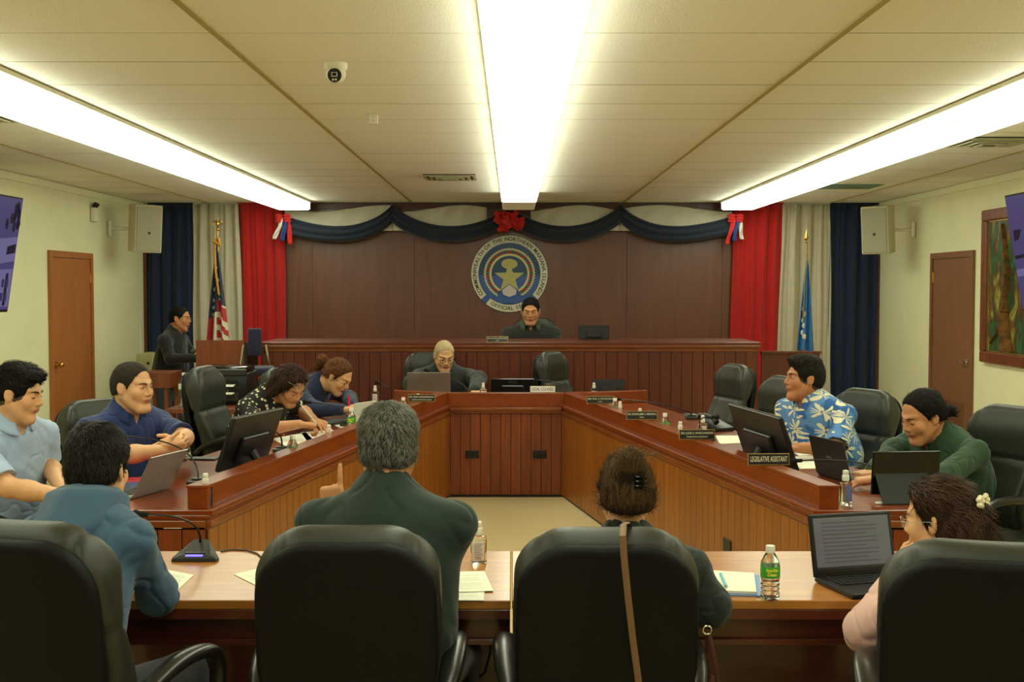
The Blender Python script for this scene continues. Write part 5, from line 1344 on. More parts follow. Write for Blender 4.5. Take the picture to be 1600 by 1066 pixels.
for dz in (-.018, -.040):
    m = MB(); m.cyl((-.002, -.015, dz), (-.002, -.018, dz), .006); m.build('button', m_cream, r)
m_vent = mat('vent_metal', (190, 184, 150), rough=.5); m_ventd = mat('vent_gap', (60, 62, 48), rough=.9)
def vent(x, y, sx, sy, label, rings=4):
    r = root('ceiling_vent', label, 'vent', (x, y, CEIL-.006))
    m = MB(); m.rbox((0, 0, -.004), (sx, sy, .008), .002); m.build('backing', m_ventd, r)
    for k in range(rings):
        f_ = 1-.22*k; a_, b_ = sx/2*f_, sy/2*f_; t_ = .028; m = MB(); z = -.010-.006*k
        m.bbox((-a_, -b_, z-.006), (a_, -b_+t_, z)); m.bbox((-a_, b_-t_, z-.006), (a_, b_, z)); m.bbox((-a_, -b_+t_, z-.006), (-a_+t_, b_-t_, z)); m.bbox((a_-t_, -b_+t_, z-.006), (a_, b_-t_, z)); m.build('vane_ring', m_vent, r)
vent((705-801)/F*10.85, 10.85, .46, .46, 'square air vent in the ceiling left of the middle lights')
vent(3.22, 8.25, .46, .46, 'square air vent in the ceiling over the right wall television')
vent(-3.05, 7.0, .46, .46, 'square air vent at the left edge behind the left row of lights')
r = root('ceiling_opening', 'dark teal square opening in the ceiling above the right loudspeaker', 'vent', (3.0, 11.9, CEIL-.006)); m = MB(); m.rbox((0, 0, -.003), (1.1, .5, .006), .001); m.build('panel', mat('teal_panel', (110, 140, 118), rough=.8), r)
# ================================================================ THINGS ON THE DESKS
m_glass = mat('clear_plastic', (235, 240, 232), rough=.08, trans=1.0, ior=1.35); m_water = mat('gel', (225, 235, 228), rough=.05, trans=.9, ior=1.33)
m_capw = mat('cap_white', (232, 228, 214), rough=.4); m_green = mat('label_green', (70, 168, 52), rough=.45); m_lblw = mat('label_white', (226, 222, 216), rough=.5); m_lblb = mat('label_blue', (60, 110, 180), rough=.45); m_lbly = mat('label_yellow', (232, 226, 70), rough=.5)
m_paper = mat('paper', (236, 236, 216), rough=.85); m_ink = mat('ink_print', (70, 68, 66), rough=.8); m_plate = mat('plate_black', (20, 17, 15), rough=.3); m_lett = mat('plate_letters', (226, 216, 180), rough=.5)
m_screen = mat('screen_off', (10, 10, 12), rough=.12); m_silver = mat('silver_case', (150, 148, 142), rough=.35, metal=.7); m_dkgrey = mat('grey_case', (58, 56, 52), rough=.4, metal=.3); m_key = mat('keys', (26, 26, 27), rough=.5)
m_asus = mat('monitor_back', (26, 25, 24), rough=.35, bump=.1, bscale=500)
def water_bottle():
    r = root('water_bottle', 'x', 'bottle')
    m = MB(); m.lathe([(.0, .002), (.022, .0), (.028, .006), (.0285, .020), (.0262, .026), (.0285, .032), (.0262, .039), (.0285, .046), (.0262, .053), (.0285, .060), (.029, .066), (.029, .104), (.0275, .114), (.018, .134), (.0125, .142), (.0125, .148), (.0, .148)], 28); m.build('body', m_glass, r, True)
    m = MB(); m.lathe([(.0295, .068), (.0297, .069), (.0297, .101), (.0295, .102)], 28); lb = m.build('label', m_green, r, True)
    m = MB(); m.lathe([(.0142, .142), (.0142, .160), (.0132, .163), (.0, .163)], 20); m.build('cap', m_capw, r, True)
    return r, lb
WB, wlb = water_bottle(); wb_used = [False]
def wbottle(x, y, z, label, rz=0, group=None):
    if not wb_used[0]: wb_used[0] = True; WB.location = (x, y, z); WB.rotation_euler.z = rz; return tag(WB, label, None, group)
    return dup(WB, (x, y, z), rz, label, group)
def sanitizer_bottle():
    r = root('sanitizer_bottle', 'x', 'bottle')
    m = MB(); m.rbox((0, 0, .048), (.056, .032, .096), .009, seg=3); m.build('body', m_glass, r, True)
    m = MB(); m.rbox((0, 0, .112), (.026, .026, .03), .006, seg=3); m.rbox((0, 0, .1365), (.021, .021, .02), .004); m.build('cap', m_capw, r, True)
    m = MB(); m.rbox((0, -.0168, .046), (.038, .0014, .066), .0005); lb = m.build('label', m_lblw, r)
    return r
SB = sanitizer_bottle(); sb_used = [False]
def sbottle(x, y, z, label, rz=0, blue=False, sz=1.0):
    if not sb_used[0]: sb_used[0] = True; o = SB; SB.location = (x, y, z); SB.rotation_euler.z = rz; tag(SB, label)
    else: o = dup(SB, (x, y, z), rz, label)
    o.scale = (1, 1, sz)
    if blue:
        for c in [q for q in bpy.data.objects if q.parent == o and q.name.startswith('label')]:
            c.data = c.data.copy(); c.data.materials[0] = m_lblb
    return o
# the two on the front tables
q = PZ(1203, 936, .7505); fb = wbottle(q.x, q.y, q.z, 'clear water bottle with green label on the right foreground table')
for t_, sz_, zz_ in (('Sparkle', .0125, .0925), ('Clean', .0125, .0795)):
    vs, fs = text_geo(t_, sz_, .0003, .0006); mb = MB()
    vs2 = []
    for x, y, z in vs:
        a = x/.030-math.pi/2; vs2.append(((.0303+z)*math.cos(a), (.0303+z)*math.sin(a), zz_+y))
    mb.add(vs2, fs); o = mb.build('label_text', m_lbly, wlb)
    
q = PZ(748, 880, .7505); s0 = sbottle(q.x, q.y, q.z, 'clear hand sanitizer bottle on the left foreground table', 0, sz=.98)
mb = MB()
for k in range(9): mb.bbox((-.015, -.0186, .070-.006*k), (.015-.004*(k % 3), -.0178, .072-.006*k))
vs, fs = text_geo('70%', .012, .0003); mb.add(vs, fs, 0, Matrix.Translation((0, -.0182, .017)) @ RX)
mb.build('label_text', mat('print_rose', (150, 128, 132), rough=.6), [o for o in bpy.data.objects if o.parent == s0 and o.name.startswith('label')][0])
for o in [w for w in bpy.data.objects if w.name.startswith('label_text')]: pass
q = PZ(1321, 787, .7505); sbottle(q.x, q.y, q.z, 'sanitizer bottle with blue label at the near end of the right desk wing', .5, True)
q = PZ(321, 735, .91); sbottle(q.x, q.y, ZS+.0005, 'sanitizer bottle with blue label beside the large left monitor', .4, True)
# bottles on the wings (seen over the ledge)
for px, py, z_, kind, lab in ((549, 640, .905, 'w', 'green-labelled water bottle by the person in polka dots'), (457, 683, .905, 'w', 'green-labelled water bottle beside the large left monitor'), (514, 667, .885, 's', 'small sanitizer bottle between the two green-labelled bottles on the left wing'),
        (630, 623, .905, 'w', 'green-labelled water bottle at the far end of the left desk wing'), (586, 605, .885, 's', 'white-capped bottle behind the white tablet'), (653, 618, .885, 's', 'white-capped bottle behind the farthest nameplate of the left wing'),
        (961, 624, .905, 'w', 'water bottle beside the farthest nameplate on the right wing'), (969, 630, .885, 's', 'small sanitizer bottle at the far end of the right wing'), (1000, 641, .885, 's', 'white-capped bottle behind the middle nameplate of the right wing'),
        (1039, 648, .905, 'w', 'green-labelled water bottle halfway along the right wing'), (1063, 662, .885, 's', 'sanitizer bottle behind the third nameplate of the right wing'), (1098, 648, .90, 's', 'white-capped bottle beside the telephone on the right wing')):
    q = PZ(px, py, z_)
    (wbottle if kind == 'w' else sbottle)(q.x, q.y, ZS+.0008, lab)
for px, py, lab in ((755, 606, 'white-capped bottle between laptop and monitor on the middle desk'), (928, 606, 'white-capped bottle right of the legal counsel nameplate')):
    q = P(px, py+1, 10.22); sbottle(q.x, q.y, ZS+.0008, lab)
# large bottle on the side table at the back left
m_side = wood('side_wood', (96, 44, 20), (124, 62, 30), rough=.45, coat=.1)
q = P(288, 637, 9.5); zt = q.z
r = root('large_water_bottle', 'large clear water bottle with pale label standing by the black printer', 'bottle', (q.x, q.y, zt))
m = MB(); m.lathe([(.0, .003), (.034, .0), (.042, .01)]+[(.043-.003*(k % 2), .02+.011*k) for k in range(10)]+[(.043, .135), (.043, .19), (.040, .205), (.022, .24), (.013, .252), (.013, .258), (.0, .258)], 26); m.build('body', m_glass, r, True)
m = MB(); m.lathe([(.0434, .137), (.0437, .138), (.0437, .185), (.0434, .186)], 26); lb = m.build('label', m_lblw, r, True); m = MB(); m.lathe([(.0439, .137), (.0441, .138), (.0441, .147), (.0439, .148)], 26); m.build('label_band', m_green, lb, True)
m = MB(); m.lathe([(.0165, .252), (.0165, .270), (.015, .273), (.0, .273)], 18); m.build('cap', m_capw, r, True)
# side table and printer
a, b = P(262, 640, 9.45), P(405, 640, 9.45)
r = root('side_table', 'low brown wooden table carrying the black printer', 'table', ((a.x+b.x)/2, 9.8, 0)); zt0 = zt-.001
m = MB(); m.bbox((a.x, 9.40, zt0-.035), (b.x, 10.4, zt0)); m.build('tabletop', m_side, r, off=r.location, bevel=.003)
m = MB(); m.bbox((a.x+.03, 9.45, .30), (b.x-.03, 10.35, .325)); m.build('shelf', m_side, r, off=r.location)
for x in (a.x+.03, (a.x+b.x)/2+.02, b.x-.03):
    for y in (9.44, 10.36):
        m = MB(); m.bbox((x-.025, y-.025, 0), (x+.025, y+.025, zt0-.035)); m.build('leg', m_side, r, off=r.location)
q = P(292, 662, 9.5); r = root('paper_stack', 'stack of papers on the lower shelf of the printer table', 'papers', (a.x+.22, 9.7, .3255)); m = MB()
for k in range(8): m.box((rnd.uniform(-.01, .01), rnd.uniform(-.01, .01), .004+.008*k), (.21, .29, .006), rz=rnd.uniform(-.1, .1))
m.build('sheets', m_paper, r)
a, b = P(311, 572, 9.7), P(384, 632, 9.7); cx = (a.x+b.x)/2; W_ = b.x-a.x; zt2 = a.z
r = root('printer', 'black office printer with white sheets in its trays', 'printer', (cx, 9.95, zt0)); H_ = zt2-zt0
m = MB(); m.rbox((0, 0, H_*.40), (W_, .40, H_*.80), .015); m.build('body', m_black, r, True)
m = MB(); m.rbox((0, .01, H_*.88), (W_*.92, .36, H_*.17), .02); m.build('scanner_lid', m_blackgl, r, True)
m = MB(); m.rbox((0, -.20, H_*.83), (W_*.98, .05, H_*.16), .008); pn = m.build('control_panel', m_dkgrey, r); m = MB(); m.cyl((W_*.1, -.226, H_*.36), (W_*.1, -.23, H_*.36), .006); m.build('power_button', m_silver, pn, True)
m = MB(); m.rbox((.0, -.201, H_*.55), (W_*.6, .006, H_*.14), .002); m.build('output_slot', m_screen, r)
m = MB(); m.rbox((.0, -.215, H_*.20), (W_*.66, .05, H_*.2), .004); m.build('paper_tray', m_dkgrey, r)
r2_ = root('paper_sheet', 'white sheet coming out of the upper printer slot', 'paper', (cx, 9.76, zt0+H_*.52)); m = MB(); m.box((0, -.03, 0), (W_*.5, .12, .003), M=Matrix.Rotation(R(8), 4, 'X')); m.build('sheet', m_paper, r2_)
r2_ = root('paper_sheet', 'white sheets in the lower printer tray', 'paper', (cx, 9.70, zt0+H_*.31)); m = MB(); m.box((0, -.04, 0), (W_*.5, .10, .01)); m.build('sheet', m_paper, r2_)
# small wooden counter behind, navy chair and clutter
a, b = P(236, 583, 11.0), P(263, 607, 11.0)
r = root('wood_stand', 'small brown wooden stand by the left wall behind the standing person', 'stand', ((a.x+b.x)/2-.05, 11.2, 0))
m = MB(); m.rbox((0, 0, (a.z+b.z)/2), (b.x-a.x+.14, .4, a.z-b.z), .006); m.build('top_box', m_side, r)
for sx in (-1, 1):
    for sy in (-1, 1):
        m = MB(); m.box((sx*.1, sy*.16, b.z/2), (.035, .035, b.z)); m.build('leg', m_side, r)
a, b = P(387, 513, 11.1), P(409, 556, 11.1)
r = root('stacking_chair', 'navy cushioned chair standing beside the left end of the long bench', 'chair', ((a.x+b.x)/2, 11.1, 0), .15); w_ = .23
m_navyc = fabric('navy_upholstery', (30, 32, 62))
m = MB(); m.rbox((0, 0, (a.z+b.z)/2), (b.x-a.x, .05, a.z-b.z), .02, seg=3); m.build('backrest', m_navyc, r, True)
m = MB(); m.rbox((0, -.25, b.z-.12), (.36, .40, .07), .025, seg=3); m.build('seat', m_navyc, r, True)
for sx in (-1, 1):
    m = MB(); m.tube([(sx*.10, .02, a.z-.15), (sx*.13, .03, b.z-.1), (sx*.16, .12, 0.005)], .012); m.build('leg', m_chrome, r, True)
    m = MB(); m.tube([(sx*.16, -.03, b.z-.15), (sx*.16, -.42, b.z-.15), (sx*.17, -.46, 0.005)], .012); m.build('leg', m_chrome, r, True)

# ---- generic slabs: laptops, monitors, tablets
def slabM(o, u, v):
    u = V(u).normalized(); v = V(v); v = (v-u*v.dot(u)).normalized(); n = u.cross(v)
    return Matrix(((u.x, v.x, n.x, o[0]), (u.y, v.y, n.y, o[1]), (u.z, v.z, n.z, o[2]), (0, 0, 0, 1)))
def laptop(A, B, front, lean, label, m_case, depth=.235, lidh=.215, w=None, screen=m_screen, badge=True, z=ZS, name='laptop'):
    # A, B: the two ends of the hinge line (xy); front: side on which the keyboard lies
    A = V((A[0], A[1], z+.0005)); B = V((B[0], B[1], z+.0005)); u = (B-A); w = w or u.length; u.normalize(); f_ = V((-u.y, u.x, 0))*front
    c = A+u*w/2; r = root(name, label, 'laptop' if name == 'laptop' else name, c)
    M = slabM(A, u, f_)
    if front < 0: pass
    m = MB(); s_ = 1 if M.to_3x3().col[2].z > 0 else -1
    m.rbox((w/2, depth/2, s_*.009), (w, depth, .016), .005, M=M); base = m.build('base', m_case, r, off=c)
    m = MB()
    nx, ny = 13, 5
    for i in range(nx):
        for j in range(ny): m.box((w*.08+(w*.84)*(i+.5)/nx, depth*.08+depth*.46*(j+.5)/ny, s_*.0185), (w*.84/nx*.84, depth*.46/ny*.82, .003), M=M)
    m.build('keyboard', m_key, base, off=c)
    m = MB(); m.rbox((w/2, depth*.80, s_*.0178), (w*.3, depth*.3, .002), .0008, M=M); m.build('touchpad', m_dkgrey, base, off=c)
    up = V((0, 0, 1))-f_*math.tan(R(lean)); up.normalize()
    ML = slabM(A+V((0, 0, .014)), u, up); sn = ML.to_3x3().col[2]; k = 1 if sn.dot(f_) > 0 else -1
    m = MB(); m.rbox((w/2, lidh/2, -k*.004), (w, lidh, .008), .004, M=ML); lid = m.build('lid', m_case, r, off=c)
    m = MB(); m.rbox((w/2, lidh/2+.003, k*.0012), (w-.010, lidh-.016, .003), .001, M=ML); bz = m.build('bezel', m_black, lid, off=c)
    m = MB(); m.rbox((w/2, lidh/2+.008, k*.0030), (w-.028, lidh-.042, .0012), .0004, M=ML); m.build('screen', screen, lid, off=c)
    if badge:
        m = MB(); m.rbox((w/2, lidh*.52, -k*.0086), (.045, .012, .0012), .0004, M=ML); m.build('badge', m_silver, lid, off=c)
    return r, ML, w, lidh, k, c
m_scr_on = mat('screen_document', (96, 98, 104), rough=.25, emit=(88, 92, 104), estr=.22)
# front right laptop
A = PZ(1272, 909, .752); L_ = laptop((A.x, A.y), (A.x+.2905, A.y+.078), -1, 13, 'black laptop open with a dim grey document on the right foreground table', m_black, depth=.235, lidh=.20, w=.30, screen=m_scr_on)
r, ML, w, lidh, k, c = L_
mb = MB()
for i in range(11): mb.bbox((w*.14, lidh*.22+i*.0125, k*.0038), (w*(.80-.13*(i % 3 == 1)), lidh*.22+i*.0125+.0022, k*.0042), 0, ML)
mb.build('screen_text', mat('screen_lines', (66, 66, 74), rough=.3, emit=(62, 62, 72), estr=.2), r, off=c)
mb = MB(); mb.bbox((w*.05, lidh*.11, k*.0036), (w*.95, lidh*.15, k*.0042), 0, ML); mb.build('screen_taskbar', mat('taskbar', (48, 46, 54), rough=.3), r, off=c)
# left silver laptop on the near end of the left wing
A = PZ(206, 781, .752); B2 = PZ(258, 766, .752)
d_ = V((B2.x-A.x, B2.y-A.y, 0)).normalized()
laptop((A.x, A.y), (A.x+d_.x*.31, A.y+d_.y*.31), 1, 28, 'thin silver laptop open near the person in light blue', m_silver, depth=.22, lidh=.205, w=.31)
# laptop in front of the palm-print shirt
A = PZ(1331, 757, .752); B2 = PZ(1284, 744, .752); d_ = V((B2.x-A.x, B2.y-A.y, 0)).normalized()
laptop((A.x, A.y), (A.x+d_.x*.31, A.y+d_.y*.31), -1, 14, 'dark laptop open in front of the person in green', m_dkgrey, depth=.215, lidh=.20, w=.31)
A = P(637, 614, 10.30); laptop((A.x, 10.30), (A.x+.365, 10.30), 1, 12, 'silver laptop open before the white-haired person at the middle desk', m_silver, depth=.23, lidh=.225, w=.365)
def monitor(A, B, back, lean, H_, label, m_case=m_asus, z=None, stand=True, zb=ZS, name='monitor'):
    # A,B lower corners of the panel (3D); back: +1 if the back is on the left of A->B
    u = (B-A); w = u.length; u.normalize(); bk = V((-u.y, u.x, 0))*back
    up = (V((0, 0, 1))+bk*math.tan(R(lean))).normalized(); M = slabM(A, u, up); k = 1 if M.to_3x3().col[2].dot(bk) > 0 else -1
    c = (A+B)/2; c.z = zb; r = root(name, label, 'monitor', c)
    m = MB(); m.rbox((w/2, H_/2, k*.010), (w, H_, .024), .006, M=M); cs = m.build('casing', m_case, r, off=c)
    m = MB(); m.rbox((w/2, H_*.36, k*.032), (w*.52, H_*.5, .026), .010, M=M); m.build('rear_housing', m_case, r, off=c)
    m = MB(); m.rbox((w/2, H_/2+.003, -k*.0035), (w-.016, H_-.026, .003), .001, M=M); m.build('screen', m_screen, r, off=c)
    m = MB(); vs, fs = text_geo('ASUS', .028, .0004, 0, 1.2); mm = Matrix.Diagonal((k if k > 0 else -1, 1, 1, 1)); m.add(vs, fs, 0, M @ Matrix.Translation((w/2, H_*.80, k*.0225)) @ mm); m.build('lettering', m_dkgrey, cs, off=c)
    if stand:
        q = M @ V((w/2, H_*.3, k*.04)); m = MB(); m.tube([q, q+bk*.03-Zv*.05, V((q.x, q.y, zb+.01))+bk*.02], [.022, .022, .022], 8); m.build('stand_neck', m_case, r, True, off=c)
        m = MB(); qq = V((q.x, q.y, zb)); m.lathe([(.0, .0), (.10, .0), (.10, .006), (.09, .012), (.0, .014)], 28, 0, Matrix.Translation(qq+bk*.0)); m.build('stand_base', m_case, r, True, off=c)
    return r
monitor(P(335, 737, 5.9), P(413, 714, 6.42), -1, 20, .285, 'large black monitor on the left desk wing, its back to the aisle')
monitor(P(1249, 736, 5.93), P(1167, 706, 6.50), 1, 20, .285, 'large black monitor on the right desk wing, its back to the aisle')
a, b = P(767, 618, 10.35), P(835, 618, 10.35); monitor(a, b, -1, -4, .14 if 0 else (P(767, 592, 10.35).z-a.z), 'wide black monitor between the two places at the middle desk', m_blackgl, stand=False)
a, b = P(925, 620, 10.3), P(977, 620, 10.3); monitor(a, b, -1, -6, P(925, 593, 10.3).z-a.z, 'small black monitor at the right end of the middle desk', stand=False)
a, b = P(904, 534, 11.9), P(952, 534, 11.9); a.z = b.z = ZD+.002; monitor(a, b, -1, -3, P(903, 508.5, 11.9).z-a.z, 'black monitor standing on the high bench', zb=ZD, stand=False)
# tablet in a dark folio at the near end of the right wing
A = P(1362, 772, 5.32); A.z = ZS+.002; B2 = A+V((.30, .03, 0)); u = (B2-A).normalized(); up = V((0, .20, 1)).normalized()
r = root('tablet', 'black tablet propped on a dark folio stand near the right desk end', 'tablet', A)
up = V((.0, -.12, 1)); M = slabM(A+V((0, .02, .03)), u, up); m = MB(); m.rbox((.155, .095, 0), (.31, .195, .010), .004, M=M); m.build('slate', m_blackgl, r, off=A)
m = MB(); mfo = mat('folio', (34, 38, 34), rough=.7)
M2 = slabM(A+V((.0, -.085, .001)), u, V((0, .095, .125))); m.rbox((.145, .078, 0), (.24, .155, .006), .002, M=M2); m.build('folio_cover', mfo, r, off=A)
# white tablet on the left wing
A = P(552, 640, 8.25); A.z = ZS+.002; r = root('tablet', 'white tablet standing open in front of the person in the navy blazer', 'tablet', A)
b_ = P(590, 640, 8.5); u = (V((b_.x, b_.y, 0))-V((A.x, A.y, 0))).normalized(); M = slabM(A, u, V((.03, .05, 1))+u*.0); m_tabw = mat('tablet_case', (206, 202, 188), rough=.5)
M = slabM(A, u, V((.10, .03, 1))); m = MB(); m.rbox((.12, .075, 0), (.25, .165, .008), .003, M=M); m.build('slate', m_tabw, r, off=A)
m = MB(); m.rbox((.225, .135, .005 if M.to_3x3().col[2].y < 0 else -.005), (.022, .022, .004), .006, M=M); m.build('lens', m_black, r, off=A)
m = MB(); M2 = slabM(A, u, V((.15, -.3, 0))); m.rbox((.12, .06, 0), (.25, .12, .006), .002, M=M2); m.build('cover_flap', m_tabw, r, off=A)
# ---- nameplates
def nameplate(px, py, lines, label, on='ledge', w=.20, h=.055, gold=True, light=False, yaw=0, P3=None):
    c = P3 or PZ(px, py, ZL+.008); r = root('nameplate', label, 'nameplate', c, yaw)
    fm = m_gold
    m = MB(); T = Matrix.Rotation(R(-8), 4, 'X')
    m.rbox((0, 0, h/2), (w, .008, h), .001, M=T); m.build('frame', fm, r)
    m = MB(); m.bbox((-w/2+.003, -.0052, .003), (w/2-.003, -.0042, h-.003), 0, T); m.build('plate', m_plate if not light else m_lblw, r)
    m = MB()
    n = len(lines)
    for i, (tx, sz) in enumerate(lines):
        zc = h*(.5 if n == 1 else (.64 if i == 0 else .27)); vs, fs = text_geo(tx, sz, .0003, .0001)
        wd = max(v[0] for v in vs)-min(v[0] for v in vs); k = min(1.0, (w-.018)/wd)
        if n == 1: k = (w-.022)/wd
        vs = [(x*k, y, z) for x, y, z in vs]
        m.add(vs, fs, 0, T @ Matrix.Translation((0, -.0057, zc)) @ RX)
    m.build('lettering', m_lett if not light else m_plate, r)
    m = MB(); m.bbox((-w/2+.01, -.002, 0), (w/2-.01, .03, .004)); m.build('foot', fm, r)
    return r
S1, S2 = .0165, .0105
nameplate(591, 652, [('SEN. CELINA R. BABAUTA', S1), ('SAIPAN & NORTHERN ISLANDS', S2)], 'black nameplate on the left ledge beside the white tablet', yaw=-.06)
nameplate(659, 628, [('SEN. CORINA LORRAINE MAGOFNA', S1), ('SAIPAN & NORTHERN ISLANDS', S2)], 'black nameplate at the far end of the left ledge', yaw=-.04)
nameplate(938, 631, [('SEN. PAUL A. MANGLONA', S1), ('ROTA', S2)], 'black nameplate farthest back on the right ledge', yaw=.04)
nameplate(1003, 656, [('SEN. DENNIS JAMES C. MENDIOLA', S1), ('ROTA', S2)], 'black nameplate second from the back on the right ledge', yaw=.05)
nameplate(1089, 687, [('SEN. JUDE U. HOFSCHNEIDER', S1), ('TINIAN AND AGUIGUAN', S2)], 'black nameplate on the right ledge left of the large monitor', yaw=.06)
nameplate(1201, 727, [('LEGISLATIVE ASSISTANT', .036)], 'black nameplate reading LEGISLATIVE ASSISTANT on the right ledge', yaw=.05)
c = P(848, 616, YC+.04); c.z = ZL+.001; nameplate(0, 0, [('LEGAL COUNSEL', .036)], 'black nameplate reading LEGAL COUNSEL, painted pale with glare, on the middle desk', light=True, P3=c, w=.205, h=.052)  # glare on the black plate is painted: pale plate, dark letters
c = P(777, 534, YD+.02); c.z = ZD+.001; nameplate(0, 0, [('SEN. DONALD M. MANGLONA', S1), ('ROTA', S2)], 'black nameplate on top of the high bench', P3=c, w=.20, h=.052)
# ---- gooseneck microphones
m_foam = mat('mic_foam', (18, 17, 16), rough=.95, bump=.4, bscale=500)
def goose(base, head, label, lift=.22, mid=None, big=False, rz=0):
    r = root('microphone', label, 'microphone', base, 0)
    def Lc(p): return V(p)-V(base)
    m = MB()
    if big:
        MM = Matrix.Rotation(rz, 4, 'Z')
        f1 = [(-.078, -.055), (.078, -.055), (.082, -.03), (.045, .06), (-.045, .06), (-.082, -.03)]
        vs = [(x, y, 0) for x, y in f1]+[(x*.97, y*.97, .012) for x, y in f1]+[(-.050, -.045, .022), (.050, -.045, .022), (.052, -.03, .026), (.026, .05, .058), (-.026, .05, .058), (-.052, -.03, .026)]
        fs = [tuple(range(6))[::-1]]
        for k in range(2): fs += [(k*6+i, k*6+(i+1) % 6, k*6+6+(i+1) % 6, k*6+6+i) for i in range(6)]
        fs.append(tuple(range(12, 18))); m.add(vs, fs, 0, MM); bs = m.build('base', m_micb, r, bevel=.003)
        m = MB(); m.rbox((0, -.047, .0205), (.06, .012, .006), .002, M=MM); m.build('indicator_light', mat('led_violet', (120, 110, 240), rough=.3, emit=(130, 120, 255), estr=1.2), bs)
        m = MB(); m.rbox((0, -.028, .0265), (.07, .022, .005), .002, M=MM); m.build('talk_button', m_dkgrey, bs)
        st = MM @ V((0, .035, .05))
    else:
        m.rbox((0, 0, .010), (.095, .075, .020), .006, rz=rz); m.rbox((0, .01, .024), (.06, .045, .014), .005, rz=rz); m.build('base', m_micb, r, True); st = V((0, .01, .03))
    hd = Lc(head); pts = []
    p1 = st+V((0, 0, lift)) if mid is None else Lc(mid)
    for k in range(17):
        t = k/16; pts.append(st*(1-t)**2+p1*2*t*(1-t)+hd*t*t)
    m = MB(); m.tube(pts, [.0048]*5+[.0038]*12, 8); m.build('gooseneck', m_black, r, True)
    d = (pts[-1]-pts[-2]).normalized(); m = MB(); m.cyl(hd-d*.01, hd+d*.03, .0085, .010); m.sphere(hd+d*.03, .0155 if not big else .015, 12, 8); m.build('foam_head', m_foam, r, True)
    return r
m_micb = mat('mic_base', (44, 46, 42), rough=.4)
b = PZ(309, 873, .7505); goose(b, P(226, 804, 4.02), 'grey microphone with lit violet strip on the left foreground table', mid=P(318, 804, 4.12), big=True)
b = PZ(296, 757, .7505); b.x += .04; goose(b, P(190, 682, 5.85), 'gooseneck microphone beside the silver laptop', mid=P(310, 686, 5.9))
b = PZ(543, 666, .7505); goose(b, P(484, 629, 7.9), 'gooseneck microphone in front of the person in polka dots', mid=P(544, 632, 7.95))
b = PZ(440, 706, .7505); goose(b, P(418, 676, 6.9), 'short gooseneck microphone behind the large left monitor', mid=P(442, 670, 6.9))
b = PZ(627, 640, .7505); goose(b, P(594, 600, 9.0), 'gooseneck microphone at the far end of the left wing', mid=P(625, 612, 8.95))
b = P(734, 616, 10.2); b.z = ZS+.0005; goose(b, P(670, 580, 10.35), 'gooseneck microphone by the silver laptop of the middle desk', mid=P(734, 596, 10.25))
b = P(900, 616, 10.2); b.z = ZS+.0005; goose(b, P(838, 594, 10.4), 'gooseneck microphone right of the wide middle monitor', mid=P(893, 596, 10.25))
b = PZ(1060, 655, .7505); b.x += .1; goose(b, P(968, 624, 9.0), 'gooseneck microphone at the empty far place of the right wing', mid=P(1068, 632, 8.5))
b = PZ(1092, 688, .7505); b.x += .05; goose(b, P(1114, 652, 7.0), 'curved gooseneck microphone behind the third right nameplate', mid=P(1076, 650, 6.9))
b = PZ(1400, 776, .7505); b.x -= .02; goose(b, P(1250, 720, 5.75), 'gooseneck microphone lying low across the green-clad person\'s place', mid=P(1400, 712, 5.5))
# telephone on the right wing
b = PZ(1104, 672, .7505); b.x += .06; r = root('telephone', 'small black desk telephone halfway along the right wing', 'telephone', b, .5)
m = MB(); m.rbox((0, 0, .025), (.16, .19, .05), .012, M=Matrix.Rotation(R(14), 4, 'X')); ps = m.build('base', m_black, r, True); m = MB(); m.tube([(-.055, -.08, .06), (-.055, -.04, .085), (-.055, .05, .10), (-.055, .10, .085)], [.022, .014, .014, .022], 10); m.build('handset', m_black, r, True)
# ---- papers
def sheet(pts, label, z=.7508, th=.0012, m=m_paper, group=None, lines=True, name='paper_sheet', cat='paper'):
    q = [PZ(x, y, z) if len(p_) == 2 else None for p_ in pts for x, y in [p_]]
    c = sum(q, V((0, 0, 0)))/len(q); r = root(name, label, cat, (c.x, c.y, z), 0, group)
    mb = MB(); mb.prism([(p.x-c.x, p.y-c.y) for p in q], 0, th); mb.build('sheet', m, r)
    if lines and len(q) == 4:
        mb = MB()
        for k in range(3, 17):
            t = k/19; a_ = q[0].lerp(q[3], t); b_ = q[1].lerp(q[2], t); p0 = a_.lerp(b_, .10); p1 = a_.lerp(b_, .9-.25*((k*7) % 5 == 0)); d = (q[3]-q[0]).normalized()*.0022
            mb.prism([(p.x-c.x, p.y-c.y) for p in (p0, p1, p1+d, p0+d)], th, th+.0002)
        mb.build('printed_lines', m_lines, r)
    return r
m_lines = mat('faint_print', (190, 188, 176), rough=.8)
sheet([(226, 884), (303, 899), (268, 932), (190, 925)], 'white printed sheet by the elbow of the blue hoodie')
sheet([(365, 898), (440, 880), (520, 905), (440, 935)], 'white sheet partly hidden behind the left middle chair')
sheet([(640, 902), (759, 896), (756, 939), (640, 938)], 'lower white sheet right of the left middle chair', z=.7508)
sheet([(634, 896), (757, 893), (771, 924), (640, 928)], 'upper white sheet on the stack right of the left middle chair', z=.7535)
r = sheet([(1080, 897), (1186, 900), (1190, 933), (1080, 929)], 'pale blue folder under the notebook by the dark coat', z=.7508, th=.004, m=mat('folder_blue', (128, 158, 214), rough=.5), lines=False, name='folder', cat='folder')
r = sheet([(1096, 894), (1178, 899), (1182, 929), (1090, 925)], 'open white notebook beside the water bottle', z=.756, th=.008, lines=False, name='notebook', cat='notebook')
